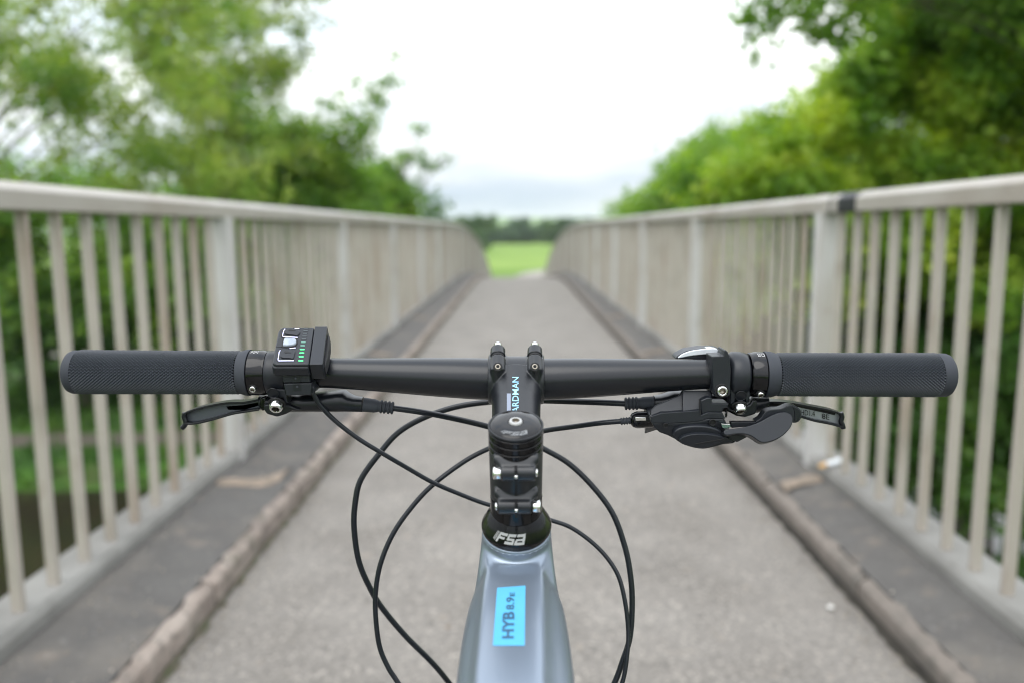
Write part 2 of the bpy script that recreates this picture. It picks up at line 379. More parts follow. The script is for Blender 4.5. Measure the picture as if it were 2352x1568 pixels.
slab = sweep('bridge_deck', [(-1.36, 0.02), (-1.36, -0.42), (-1.0, -0.55), (1.0, -0.55), (1.36, -0.42), (1.36, 0.02), (1.1, -0.01), (-1.1, -0.01)], ys, m_soffit); props(slab, kind='structure')
def side_setting(s, K):
    def px(p): return [(s*a, b) for a, b in p]
    strip = sweep('kerb_strip', px([(K+0.045, 0.0), (K+0.045, 0.083), (1.205, 0.118), (1.205, 0.0)]), ys, m_strip); props(strip, kind='structure')
    km = m_kerb if s < 0 else m_kerb2
    # kerb with worn, wandering edges: separate stones
    k_par = sweep('kerb', px([(K+0.012, -0.005), (K+0.012, 0.060), (K+0.040, 0.060), (K+0.040, -0.005)]), ys, km); props(k_par, kind='structure')
    y = Y0; st = random.Random(3 if s < 0 else 4)
    while y < 28:
        L = 0.915; y2 = y+L-0.012
        V = []; Fc = []; n = 26
        for i in range(n+1):
            yy = y + (y2-y)*i/n; j = st.uniform(-0.006, 0.006)*(1 if s < 0 else 0.45); h = st.uniform(-0.006, 0.005)
            prof = [(K+j*.6, -0.003), (K+0.002+j*.7, 0.066+h*.6), (K+0.006+j*.6, 0.074+h*.6), (K+0.036+st.uniform(-.009, .012), 0.0885+h*0.2), (K+0.050, 0.0)]
            for a, b in prof: V.append((s*a, yy, b+deck(yy)))
        for i in range(n):
            for q in range(4):
                a = i*5+q; f = (a, a+1, a+6, a+5); Fc.append(f if s > 0 else tuple(reversed(f)))
        Fc += [(0, 1, 2, 3, 4), (n*5+4, n*5+3, n*5+2, n*5+1, n*5)]
        o = mkobj('kerb_stone', mkmesh('kerb_stone', V, Fc, km, False), k_par)
        y += L
    V = []; Fc = []; st2 = np.random.default_rng(11 if s < 0 else 12)
    mys = [-1 + i*0.03 for i in range(900)]
    for yy in mys:
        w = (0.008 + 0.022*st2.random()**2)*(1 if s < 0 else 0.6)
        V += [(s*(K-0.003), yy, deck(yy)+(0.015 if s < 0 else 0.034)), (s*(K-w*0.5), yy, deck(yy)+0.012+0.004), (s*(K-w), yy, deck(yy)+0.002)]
    for i in range(len(mys)-1):
        for q in range(2):
            a = i*3+q; f = (a, a+3, a+4, a+1); Fc.append(f if s > 0 else tuple(reversed(f)))
    mo = mkobj('moss', mkmesh('moss', V, Fc, m_moss if s < 0 else m_kerbshade, True)); props(mo, 'strip along the foot of the %s kerb (moss and dirt left, painted shade right)' % ('left' if s < 0 else 'right'), 'moss', kind='stuff')  # left strip is moss and dirt; right strip paints the kerb face's shade
    return k_par
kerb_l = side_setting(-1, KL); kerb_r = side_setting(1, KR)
# cross joints of sandy mortar in the side strips, with the skewed repair on the left
def mortar(name, pts, z, h, lab):
    mb = MB(); n = len(pts)
    V = []; rnd = random.Random(len(pts))
    for (x, y, w) in pts:
        for k, (q, hh) in enumerate(((-1, 0), (-0.5, 1), (0.5, 0.9), (1, 0))):
            V.append((x + rnd.uniform(-.004, .004), y + q*w*0.5 + rnd.uniform(-.006, .006), z + 0.12*(abs(x)-0.96) + hh*h))
    Fc = [(i*4+k, i*4+k+1, i*4+k+5, i*4+k+4) for i in range(n-1) for k in range(3)]
    mb.add(V, Fc, True); o = mb.build(name, m_mortar); props(o, lab, 'mortar joint')
    return o
NPOST_L, NPOST_R = 3.385, 3.26
jl = [(-1.20, 3.07, .07), (-1.16, 3.08, .10), (-1.12, 3.09, .09), (-1.08, 3.10, .10), (-1.04, 3.13, .13), (-1.00, 3.2, .20), (-0.985, 3.27, .20)]
mortar('mortar_joint', jl, 0.089, 0.010, 'crooked sandy mortar joint across the dark strip beside the left railing post')
jr = [(1.03, 3.02, .10), (1.07, 3.06, .09), (1.11, 3.07, .08), (1.15, 3.08, .10), (1.20, 3.08, .09)]
mortar('mortar_joint', jr, 0.089, 0.010, 'straight sandy mortar joint across the dark strip under the right railing')
for k_, yy_ in enumerate((6.4, 9.0)):
    for s_ in (-1, 1):
        mortar('mortar_joint', [(s_*(1.02+0.045*i), yy_+0.03*s_, .09) for i in range(5)], 0.093, 0.010,
               '%s mortar joint across the %s side strip' % ('third' if k_ else 'second', 'left' if s_ < 0 else 'right'))

# ------------------------------------------------------------------ railings
H = 1.237
def box_mesh(name, sx, sy, z0, z1, m, bev=0.0):
    """upright bar with chamfered corners"""
    a, b, c = sx/2, sy/2, bev
    pr = [(-a+c, -b), (a-c, -b), (a, -b+c), (a, b-c), (a-c, b), (-a+c, b), (-a, b-c), (-a, -b+c)]
    V = [(x, y, z0) for x, y in pr] + [(x, y, z1) for x, y in pr]
    Fc = [tuple(reversed(range(8))), tuple(range(8, 16))] + [(i, (i+1) % 8, 8+(i+1) % 8, 8+i) for i in range(8)]
    return mkmesh(name, V, Fc, m)
def railing(s, y_post, bay, start, step, label):
    root = empty('railing', (s*WR_, 3, 0), label, 'railing', 'railings of the footbridge')
    W = WR_
    def pf(p): return [(s*a - root.location.x, b) for a, b in p]
    yr = [y - 3 for y in [-1.6 + 0.4*i for i in range(122)] ]
    z3 = lambda y: deck(y+3)
    sweep('handrail', pf([(W-0.034, H-0.074), (W-0.034, H-0.024), (W-0.010, H-0.004), (W+0.022, H), (W+0.034, H-0.012), (W+0.034, H-0.074)]), yr, m_rail, root, zf=z3, bevel=0.004)
    sweep('base_rail', pf([(1.213, -0.02), (1.213, 0.148), (1.228, 0.166), (1.345, 0.170), (1.36, 0.16), (1.36, -0.02)]), yr, m_beam, root, zf=z3, bevel=0.004)
    post_me = box_mesh('post', 0.082, 0.055, 0, H-0.072, m_post, 0.006)
    foot_me = box_mesh('foot_plate', 0.13, 0.10, 0, 0.012, m_post, 0.01)
    slat_me = box_mesh('baluster', 0.030, 0.020, 0, H-0.066-0.168, m_slat, 0.003)
    i0 = -2; rnd = random.Random(5)
    for i in range(i0, 20):
        y = y_post + i*bay
        if not (-1.6 < y < 47): continue
        o = mkobj('post', post_me, root); o.location = (s*(W-0.012) - root.location.x, y-3, deck(y)+0.0)
        if y < 9:
            b = mkobj('bolt_head', BOLT_ME, root); b.location = (s*(W-0.056) - root.location.x, y-3, deck(y)+0.30); b.rotation_euler = (0, R(90)*-s, 0)
    for i in range(i0, 20):
        for k in range(14):
            y = y_post + i*bay + start + k*step
            if not (-1.5 < y < 46.9): continue
            o = mkobj('baluster', slat_me, root); o.location = (s*W - root.location.x, y-3, deck(y)+0.166)
            o.rotation_euler = (rnd.uniform(-.003, .003), rnd.uniform(-.003, .003), 0)
    return root
hexpr = [(0.011*math.cos(k*math.pi/3), 0.011*math.sin(k*math.pi/3)) for k in range(6)]
BOLT_ME = mkmesh('bolt_head', [(x, y, 0) for x, y in hexpr] + [(x, y, 0.008) for x, y in hexpr], [tuple(range(6, 12)), tuple(reversed(range(6)))] + [(i, (i+1) % 6, 6+(i+1) % 6, 6+i) for i in range(6)], m_post)
rl = railing(-1, NPOST_L, 2.27, 0.15, 0.154, 'long beige metal railing on the left side of the footbridge, without tape')
rr = railing(1, NPOST_R, 2.31, 0.27, 0.147, 'beige metal railing on the right of the footbridge, black tape round its handrail')
# tape wrapped round the right handrail, and the handrail's joint sleeve
def wrap(name, y0, y1, off, m, parent, label=None):
    W = WR_; o_ = off
    pr = [(W-0.034-o_, H-0.074-o_), (W-0.034-o_, H-0.024), (W-0.010-o_, H-0.004+o_), (W+0.022, H+o_), (W+0.034+o_, H-0.012), (W+0.034+o_, H-0.074-o_)]
    o = sweep(name, [(a - wloc(parent).x, b) for a, b in pr], [y0-3, (y0+y1)/2-3, y1-3], m, parent, zf=lambda y: 0, bevel=0.002)
    if label: o['label'] = label
    return o
wrap('tape', 2.935, 3.10, 0.0022, m_tape, rr, 'black tape with worn print')
wrap('joint_sleeve', 3.17, 3.182, 0.0025, m_rub, rr); wrap('joint_sleeve', 3.35, 3.36, 0.0018, m_rail, rr)
mbt = MB()
for k in range(5):
    y = 2.955 + k*0.028
    mbt.box((WR_-0.0372, y, H-0.050), (WR_-0.0363, y+0.007, H-0.042-0.004*(k % 2)))
mbt.build('tape_print', m_tapew, rr)['kind'] = 'stuff'

# ------------------------------------------------------------------ ground, stream, hills
def stream_y(x): return 17.4 + 0.9*math.sin(x*0.12) + 0.02*x
def ground_z(x, y):
    z = -5.0
    # banks carrying the two ends of the bridge
    for dz, on in ((deck(y)-0.12, y > 30), (-0.12, y < -4)):
        if on:
            f = min(1.0, (y-30)/12.0) if y > 30 else min(1, (-4-y)/3)
            zz = dz - max(0, abs(x)-1.6)*0.55
            z = max(z, z + (zz - z)*f) if zz > z else z
    d = abs(y - stream_y(x))
    if d < 4.2 and abs(x) < 60: z -= 0.9*(1-(d/4.2)**2)**0.7 if d < 4.2 else 0
    return z
xs_ = sorted(set([round(-12+i*0.8, 3) for i in range(31)] + [s*v for v in (15, 20, 27, 36, 48, 60, 80, 110, 160, 240, 400, 800, 1600, 4000) for s in (-1, 1)]))
ys_ = sorted(set([-4000, -1500, -600, -250, -120, -60, -30, -18, -12] + [round(-8+i*0.8, 3) for i in range(90)] + [70, 80, 95, 115, 140, 170, 210, 260, 330, 420, 520, 650, 900, 1400, 2500, 4500]))
V = [(x, y, ground_z(x, y)) for y in ys_ for x in xs_]; nx = len(xs_)
Fc = [(j*nx+i, j*nx+i+1, (j+1)*nx+i+1, (j+1)*nx+i) for j in range(len(ys_)-1) for i in range(nx-1)]
gme = mkmesh('ground', V, Fc, m_grass, True); gme.materials.append(m_bank)
for p in gme.polygons:
    c = p.center
    if -25 < c.y < 40 and abs(c.x) < 70: p.material_index = 1
props(mkobj('ground', gme), kind='structure')
V = []; Fc = []; wx = [-60+i*2 for i in range(61)]
for x in wx:
    V += [(x, stream_y(x)-3.2, -5.42), (x, stream_y(x)+3.2, -5.42)]
Fc = [(i*2, i*2+2, i*2+3, i*2+1) for i in range(len(wx)-1)]
props(mkobj('stream', mkmesh('stream', V, Fc, m_water)), kind='structure')
def ribbon(name, f, xs, w, m, z=-4.985):
    V = []
    for x in xs:
        y = f(x); V += [(x, y-w/2, max(z, ground_z(x, y-w/2)+0.02)), (x, y+w/2, max(z, ground_z(x, y+w/2)+0.02))]
    return props(mkobj(name, mkmesh(name, V, [(i*2, i*2+2, i*2+3, i*2+1) for i in range(len(xs)-1)], m)), kind='structure')
ribbon('riverside_path', lambda x: stream_y(x)+6.6, [-60+i*1.5 for i in range(40)], 1.5, m_mud)
ribbon('gravel_path', lambda x: 40 + 0.02*x, [-60+i*2 for i in range(27)], 1.6, m_path2)
# where the deck runs out on to the field the path goes on and swings right
cl_ = smooth_path([(0, 50, 0), (0, 70, 0), (0.5, 92, 0), (3.5, 112, 0), (12, 125, 0), (40, 133, 0), (90, 138, 0)], 8); V = []
for i, p in enumerate(cl_):
    t = (cl_[min(i+1, len(cl_)-1)]-cl_[max(i-1, 0)]).normalized(); nn = Vector((t.y, -t.x, 0))*1.7
    V += [p-nn+Vector((0, 0, -4.93)), p+nn+Vector((0, 0, -4.93))]
props(mkobj('field_path', mkmesh('field_path', V, [(i*2, i*2+1, i*2+3, i*2+2) for i in range(len(cl_)-1)], m_path2)), kind='structure')
# piers
for k, y in enumerate((9.5, 25.5, -3.5)):
    mb = MB(); d = deck(y)
    mb.box((-0.5, y-0.3, -6.2), (0.5, y+0.3, d-0.75)); mb.box((-1.0, y-0.34, d-0.75), (1.0, y+0.34, d-0.552))
    props(mb.build('bridge_pier', m_soffit, bevel=0.03), ['concrete pier standing under the near part of the bridge', 'concrete pier standing under the far part of the bridge', 'concrete pier standing under the bridge behind the bicycle'][k], 'pier', 'piers of the footbridge')

def hill(name, y, x0, x1, hmax, seed, m):
    r2 = random.Random(seed); ph = [r2.uniform(0, 6) for _ in range(4)]; n = 80; V = []
    for i in range(n+1):
        x = x0 + (x1-x0)*i/n; t = i/n
        h = hmax*(0.72 + 0.16*math.sin(5*t+ph[0]) + 0.10*math.sin(13*t+ph[1]) + 0.04*math.sin(31*t+ph[2]))*math.sin(math.pi*min(1, max(0, t)))**0.35
        V += [(x, y-500, -5.5), (x, y-200, -5+h*0.45), (x, y, -5+h), (x, y+300, -5.5)]
    Fc = [(i*4+k, i*4+4+k, i*4+5+k, i*4+1+k) for i in range(n) for k in range(3)]
    return props(mkobj(name, mkmesh(name, V, Fc, m, True)), kind='structure')
hill('hills', 1500, -1600, 1700, 31, 2, m_hill)

# ------------------------------------------------------------------ trees
def leaf_cloud(clumps, n, size, aspect=0.55, flatten=0.7, seed=1, droop=0.25, twig=0):
    """numpy leaf faces: each a folded pair of triangles, spread through clumps (cx, cy, cz, r, weight)"""
    g = np.random.default_rng(seed)
    cl = np.array(clumps, float); w = cl[:, 4]*cl[:, 3]**2.2; w /= w.sum()
    idx = g.choice(len(cl), n, p=w)
    d = g.normal(size=(n, 3)); d /= np.linalg.norm(d, axis=1)[:, None]
    rr_ = cl[idx, 3]*(g.random(n)**0.42)*(1+0.18*g.normal(size=n))
    sub = g.normal(size=(n, 3))*0.05
    c = cl[idx, :3] + d*rr_[:, None]*np.array([1, 1, flatten]) + sub
    if twig:
        m = max(1, n//twig); pick = g.integers(0, m, n)
        c = c[pick] + g.normal(size=(n, 3))*size*np.array([0.95, 0.95, 0.7]); d = d[pick]*0.5 + g.normal(size=(n, 3))*0.4
    # leaf frame: normal mostly up/outward
    nrm = d*0.6 + np.array([0, 0, 0.7]) + g.normal(size=(n, 3))*0.55; nrm /= np.linalg.norm(nrm, axis=1)[:, None]
    t = g.normal(size=(n, 3)); t -= (t*nrm).sum(1)[:, None]*nrm; t /= np.linalg.norm(t, axis=1)[:, None]
    t[:, 2] -= droop; b = np.cross(nrm, t); b /= np.linalg.norm(b, axis=1)[:, None]
    s = size*(0.6 + 0.8*g.random(n)); L = s[:, None]*t; Wd = (s*aspect)[:, None]*b*0.5; up = nrm*(s*0.12)[:, None]
    V = np.empty((n, 4, 3)); V[:, 0] = c; V[:, 1] = c+L*0.5+Wd+up; V[:, 2] = c+L; V[:, 3] = c+L*0.5-Wd+up
    return V.reshape(-1, 3)
def quads_mesh(name, V, m):
    n = len(V)//4; me = bpy.data.meshes.new(name)
    me.vertices.add(n*4); me.vertices.foreach_set('co', V.astype(np.float32).ravel())
    li = np.arange(n*4, dtype=np.int32).reshape(n, 4)
    tri = np.concatenate([li[:, [0, 1, 2]], li[:, [0, 2, 3]]], 1).ravel()
    me.loops.add(n*6); me.loops.foreach_set('vertex_index', tri)
    me.polygons.add(n*2); me.polygons.foreach_set('loop_start', np.arange(0, n*6, 3, dtype=np.int32)); me.polygons.foreach_set('loop_total', np.full(n*2, 3, np.int32))
    me.materials.append(m); me.update(); me.validate(); return me
def tree(name, base, clumps, n, size, m, label, cat='tree', group=None, seed=1, trunk_r=0.16, aspect=0.55, droop=0.25, hub=None, twig=14):
    root = empty(name, base, label, cat, group); base = Vector(base)
    cl = [(c[0], c[1], c[2], c[3], (c[4] if len(c) > 4 else 1.0)) for c in clumps]
    cen = Vector((sum(c[0] for c in cl)/len(cl), sum(c[1] for c in cl)/len(cl), sum(c[2] for c in cl)/len(cl)))
    zs = sorted(c[2] for c in cl)
    top = Vector((cen.x, cen.y, zs[int(len(zs)*0.8)])) if hub is None else Vector(hub)
    rnd = random.Random(seed); mb = MB()
    trunk = smooth_path([base, base.lerp(top, 0.33)+Vector((rnd.uniform(-.2, .2), rnd.uniform(-.2, .2), 0)), base.lerp(top, 0.66)+Vector((rnd.uniform(-.25, .25), rnd.uniform(-.25, .25), 0)), top], 5)
    mb.tube(trunk, [trunk_r*(1-0.75*i/(len(trunk)-1)) for i in range(len(trunk))], 8)
    order = sorted(range(len(cl)), key=lambda i: -cl[i][3])[:26]
    for i in order:
        c = Vector(cl[i][:3]); t = min(0.92, max(0.25, (c.z-base.z-0.35*(c-trunk[-1]).length*0.6)/(top.z-base.z+0.01)*0.8))
        p = trunk[int(t*(len(trunk)-1))]; mid = p.lerp(c, 0.5)+Vector((0, 0, 0.12*(c-p).length)); r0 = trunk_r*0.20*(1-0.6*t)+0.008
        mb.tube(smooth_path([p, mid, c], 4), [r0, r0*.9, r0*.8, r0*.7, r0*.6, r0*.5, r0*.4, r0*.3, r0*.2], 5, caps=False)
        for _ in range(4):
            q = c + Vector((rnd.gauss(0, 1), rnd.gauss(0, 1), rnd.gauss(0, .7)))*cl[i][3]*0.6
            mb.tube([mid.lerp(c, 0.6), (c+q)/2+Vector((0, 0, .03)), q], [r0*.35, r0*.25, 0.004], 4, caps=False)
    mb.build('trunk', m_bark, root)
    V = leaf_cloud(cl, n, size, aspect, seed=seed, droop=droop, twig=twig) - np.array(base)
    o = mkobj('crown', quads_mesh('crown', V, m), root)
    return root
def cl_box(n, p0, p1, Yr, rr, seed, keep=None):
    """clump centres scattered over a region of the view, at real distances Yr"""
    g = random.Random(seed); out = []
    while len(out) < n:
        px, py = g.uniform(p0[0], p1[0]), g.uniform(p0[1], p1[1])
        if keep and not keep(px, py): continue
        q = AT(px, py, g.uniform(*Yr)); out.append((q.x, q.y, q.z, g.uniform(*rr), g.uniform(0.6, 1.3)))
    return out
def cl_at(lst, Y, spread=0.4, seed=3):
    g = random.Random(seed); out = []
    for px, py, rpx, w in lst:
        q = AT(px, py, Y+g.uniform(-spread, spread)); out.append((q.x, q.y, q.z, rpx/F*Y, w))
    return out
def gb(px, Y, z=-5.0):
    q = AT(px, 525, Y); return (q.x, Y, z)
# left: feathery tree nearest the bridge; its edge thins out towards the sky
edgeL = [(0, 760), (150, 700), (280, 640), (400, 790), (460, 900), (520, 960)]
def left_edge(py):
    pts = [(-400, 640), (0, 690), (120, 720), (200, 650), (280, 690), (380, 830), (440, 900), (520, 935)]
    for (a, xa), (b, xb) in zip(pts, pts[1:]):
        if a <= py <= b: return xa+(xb-xa)*(py-a)/(b-a)
    return 930
c1 = cl_box(90, (-300, -180), (600, 470), (10.5, 16), (0.45, 0.9), 21, keep=lambda x, y: x < left_edge(y)-70)
tree('tree', gb(-330, 13), c1, 30000, 0.095, lf_left, 'feathery light green tree standing nearest the left railing, sky showing through', group='trees left of the bridge', seed=31, trunk_r=0.11, hub=AT(-60, 200, 13.5))
c2 = cl_box(60, (300, -140), (690, 440), (15, 19), (0.4, 0.75), 22, keep=lambda x, y: x < left_edge(y)-25)
c2 += cl_at([(700, 60, 45, 1.3), (738, 30, 30, 1.2), (690, 120, 40, 1.2), (722, 150, 20, 1.5), (640, 20, 60, 1.2), (665, -40, 80, 1), (650, 170, 45, 1.2), (730, -20, 30, 1), (770, 42, 12, 1.5)], 16)
tree('tree', gb(520, 17), c2, 22000, 0.11, lf_left, 'tall airy tree with gaps of white sky, behind the feathery one', group='trees left of the bridge', seed=32, trunk_r=0.10)
c3 = cl_box(60, (560, 290), (900, 520), (19, 23), (0.4, 0.75), 23, keep=lambda x, y: x < left_edge(y)-25)
c3 += cl_at([(800, 250, 36, 1.1), (850, 205, 30, 1.1), (885, 180, 26, 1.2), (908, 168, 18, 1.3), (905, 125, 12, 1.4), (830, 290, 45, 1), (770, 230, 40, .9), (872, 235, 28, 1), (760, 300, 60, .9), (850, 155, 14, 1), (790, 330, 60, 1), (840, 345, 40, 1)], 20)
tree('tree', gb(760, 21), c3, 20000, 0.145, lf_left2, 'bushy green tree whose thin top shoots up against the sky', group='trees left of the bridge', seed=33, trunk_r=0.17)
c4 = cl_at([(962, 292, 15, .35), (950, 350, 17, .3), (932, 356, 17, .3), (983, 374, 15, .35), (1016, 364, 11, .3), (1036, 362, 7, .25), (912, 372, 20, .4), (880, 400, 40, .9), (860, 440, 50, 1), (900, 450, 45, 1), (830, 420, 60, 1), (840, 470, 60, 1), (905, 485, 40, 1), (930, 480, 28, .8)], 24, 0.6)
tree('tree', gb(850, 24.5), c4, 13000, 0.15, lf_left2, 'darker tree with one sparse branch reaching out towards the middle of the sky', group='trees left of the bridge', seed=34, trunk_r=0.15)
c5 = cl_box(90, (-300, 400), (820, 760), (26, 33), (0.9, 1.7), 24)
tree('tree', gb(200, 29), c5, 36000, 0.30, lf_left2, 'broad green thicket of a tree filling the view low behind the left railing', group='trees left of the bridge', seed=35, trunk_r=0.3)
c6 = cl_box(50, (430, 450), (955, 700), (34, 40), (1.0, 1.8), 25)
tree('tree', gb(800, 37), c6, 22000, 0.34, lf_dark, 'dark rounded tree low beside the vanishing end of the left railing', group='trees left of the bridge', seed=36, trunk_r=0.25)
# undergrowth seen between the left balusters
for k, (px, py, Y, r, n, lab) in enumerate(((20, 640, 30, 2.2, 7000, 'dark bush far left behind the balusters'), (180, 700, 27, 1.9, 7000, 'bright green bush behind the balusters near the left edge'),
        (330, 660, 31, 2.4, 7000, 'rounded green bush behind the middle of the left railing'), (470, 720, 27, 1.7, 6000, 'small green bush just left of the broad railing post'),
        (610, 640, 34, 2.4, 6000, 'bush seen through the railing right of the broad post'), (-140, 720, 26, 2.6, 6000, 'bush at the left edge of the view by the stream'))):
    g = random.Random(60+k); q = AT(px, py, Y)
    cl = [(q.x+g.gauss(0, r*.55), q.y+g.gauss(0, r*.4), max(-4.2, q.z-abs(g.gauss(0, r*.5))), g.uniform(.5, .9)*r*.55, 1) for _ in range(14)]
    tree('bush', (q.x, q.y, -5.0), cl, n, 0.24, m_veg, lab, 'bush', 'bushes beyond the stream', seed=70+k, trunk_r=0.07)
# right: dense yellow green maple and darker trees
def right_edge(py):
    pts = [(-400, 1720), (0, 1760), (200, 1800), (230, 1760), (300, 1650), (380, 1530), (440, 1470), (500, 1430)]
    for (a, xa), (b, xb) in zip(pts, pts[1:]):
        if a <= py <= b: return xa+(xb-xa)*(py-a)/(b-a)
    return 1420
def mass_edge(py):
    pts = [(-400, 1985), (60, 1955), (120, 1915), (180, 1850), (240, 1765), (265, 1690), (320, 1600), (380, 1530), (440, 1480), (490, 1430)]
    for (a, xa), (b, xb) in zip(pts, pts[1:]):
        if a <= py <= b: return xa+(xb-xa)*(py-a)/(b-a)
    return 1420
c7 = cl_box(230, (1540, -220), (2600, 720), (12.5, 15.2), (0.42, 0.70), 41, keep=lambda x, y: x > mass_edge(y)+78)
tree('tree', gb(2050, 15.2), c7, 110000, 0.115, lf_right, 'dense maple with yellow green clumps just beyond the right railing', group='trees right of the bridge', seed=51, trunk_r=0.2, aspect=0.8, twig=0, hub=AT(2050, 420, 15.2))
c8 = cl_box(30, (2080, -300), (2700, 40), (10.5, 13.0), (0.4, 0.8), 42)
c8 += cl_at([(1715, 30, 26, 2.2), (1740, 60, 30, 1.6), (1770, 20, 45, 1.2), (1820, 55, 40, 1.0), (1860, 10, 60, 1.1), (1732, 105, 20, 2.5), (1722, 145, 12, 3), (1880, 70, 40, 1.3), (1700, 0, 25, 2), (1790, -60, 90, 1), (1750, 92, 20, 2), (1930, 60, 60, 1.3), (1990, 20, 80, 1.3), (1960, -60, 100, 1.2)], 11, .3)
tree('tree', gb(2900, 12.5), c8, 15000, 0.115, lf_right2, 'tall tree at the top right hanging a leafy branch into the sky', group='trees right of the bridge', seed=52, trunk_r=0.22, aspect=0.8, hub=(AT(2700, -250, 12.5)))
c9 = cl_box(40, (1440, 300), (1720, 560), (24, 30), (0.8, 1.4), 43, keep=lambda x, y: x > mass_edge(y)+45)
tree('tree', gb(1640, 27), c9, 26000, 0.19, lf_right2, 'plain green tree sloping down to the right railing nearest the sky', group='trees right of the bridge', seed=53, trunk_r=0.24)
c10 = cl_box(90, (1500, 60), (2800, 640), (18, 24), (0.9, 1.4), 44, keep=lambda x, y: x > mass_edge(y)+170)
tree('tree', gb(2250, 21), c10, 40000, 0.22, lf_right, 'plain green tree filling the background behind the maple', group='trees right of the bridge', seed=54, trunk_r=0.3)
c11 = cl_box(30, (1440, 440), (1640, 620), (40, 48), (1.2, 2.0), 45, keep=lambda x, y: x > right_edge(y)+15)
tree('tree', gb(1540, 44), c11, 10000, 0.34, lf_right2, 'farther green tree at the low end of the right tree line', group='trees right of the bridge', seed=55, trunk_r=0.25)
for k, (px, py, Y, r, n, lab) in enumerate(((1960, 700, 15, 1.6, 9000, 'leafy bush behind the right railing beside the broad post'), (2080, 800, 13, 1.4, 9000, 'dark bush behind the right balusters above the grip'),
        (2200, 690, 14, 1.7, 9000, 'green bush behind the balusters at the right'), (2340, 780, 12, 1.5, 9000, 'bright leafy bush at the right edge of the view'),
        (2230, 980, 12.5, 1.3, 7000, 'low dark bush under the right railing'), (1800, 720, 19, 2.0, 7000, 'bush seen through the railing left of the broad right post'), (2060, 1010, 15, 1.3, 6000, 'low bush behind the foot of the right balusters'))):
    g = random.Random(160+k); q = AT(px, py, Y)
    cl = [(q.x+g.gauss(0, r*.55), q.y+g.gauss(0, r*.4), max(-4.4, q.z-abs(g.gauss(0, r*.7))), g.uniform(.5, .9)*r*.5, 1) for _ in range(14)]
    tree('bush', (q.x, q.y, -5.0), cl, n, 0.15, lf_dark if k in (1, 4) else m_veg, lab, 'bush', 'bushes right of the bridge', seed=170+k, trunk_r=0.06)
# the far tree line beyond the field
far_src = []
for v in range(4):
    g = random.Random(200+v); hgt = (9.5, 11.5, 8.5, 13)[v]; wd = (4.5, 5.0, 5.5, 3.6)[v]
    cl = [(g.gauss(0, wd*.5), g.gauss(0, wd*.4), hgt*0.08+g.random()*hgt*0.8, g.uniform(1.2, 2.2), 1) for _ in range(34)]
    Vv = leaf_cloud(cl, 2600, 1.0, 0.7, seed=300+v); cm = quads_mesh('crown', Vv, lf_far2 if v == 1 else lf_far)
    mb = MB(); mb.tube([(0, 0, -.3), (0, 0, hgt*.4), (0.2, 0, hgt*.75)], [.4, .3, .1], 7)
    tm = bpy.data.meshes.new('trunk'); tm.from_pydata([tuple(q) for q in mb.v], [], mb.f); tm.materials.append(m_bark); far_src.append((cm, tm))
g = random.Random(9); kf = 0
for px in range(860, 1560, 15):
    Y = g.uniform(300, 345); v = g.randrange(3)
    if 1128 < px < 1172: Y = g.uniform(330, 350); sc_ = 0.72
    else: sc_ = g.uniform(0.70, 1.15)
    if px in (1070+5, 1085-5, 1090, 1100): sc_ = 1.2
    q = AT(px + g.uniform(-5, 5), 525, Y)
    o = bpy.data.objects.new('tree', None); C.objects.link(o); o.location = (q.x, Y, -5); o.scale = (sc_,)*3; o.rotation_euler = (0, 0, g.uniform(0, 6))
    props(o, 'dark green tree in the distant tree line beyond the bright field', 'tree', 'distant trees beyond the field')
    for nm, me in zip(('crown', 'trunk'), far_src[v]):
        c = bpy.data.objects.new(nm, me); C.objects.link(c); c.parent = o
for px, Y, v, s_, lab in ((988, 190, 3, 0.75, 'lone small tree standing above the left handrail in the distance'), (1390, 170, 1, 0.72, 'single small tree above the far end of the right handrail'), (1093, 230, 1, 0.95, 'larger dark tree at the left end of the visible field')):
    q = AT(px, 525, Y); o = bpy.data.objects.new('tree', None); C.objects.link(o); o.location = (q.x, Y, -5); o.scale = (s_,)*3
    props(o, lab, 'tree', 'distant trees beyond the field')
    for nm, me in zip(('crown', 'trunk'), far_src[v]):
        c = bpy.data.objects.new(nm, me); C.objects.link(c); c.parent = o
# grass tufts and ferns on the near banks
g2 = np.random.default_rng(77); n = 24000
gx = g2.uniform(-20, 20, n); gy = g2.uniform(3, 34, n)
ok = np.array([abs(y - stream_y(x)) > 3.3 and abs(y-stream_y(x)-6.6) > 0.9 and not (abs(x) < 1.6) for x, y in zip(gx, gy)]); gx, gy = gx[ok], gy[ok]; n = len(gx)
gz = np.array([ground_z(x, y) for x, y in zip(gx, gy)]); a = g2.uniform(0, 6.28, n); h = g2.uniform(.15, .5, n); w = g2.uniform(.03, .07, n); ln = g2.normal(size=(n, 2))*0.15
V = np.empty((n, 4, 3)); c0 = np.stack([gx, gy, gz], 1); dx = np.stack([np.cos(a)*w, np.sin(a)*w, 0*w], 1); tp = np.stack([ln[:, 0], ln[:, 1], h], 1)
V[:, 0] = c0-dx; V[:, 1] = c0+dx; V[:, 2] = c0+tp+dx*.2; V[:, 3] = c0+tp*0.6-dx*.9
props(mkobj('grass', quads_mesh('grass', V.reshape(-1, 3), m_veg)), 'rough grass growing on the banks under the bridge', 'grass', kind='stuff')

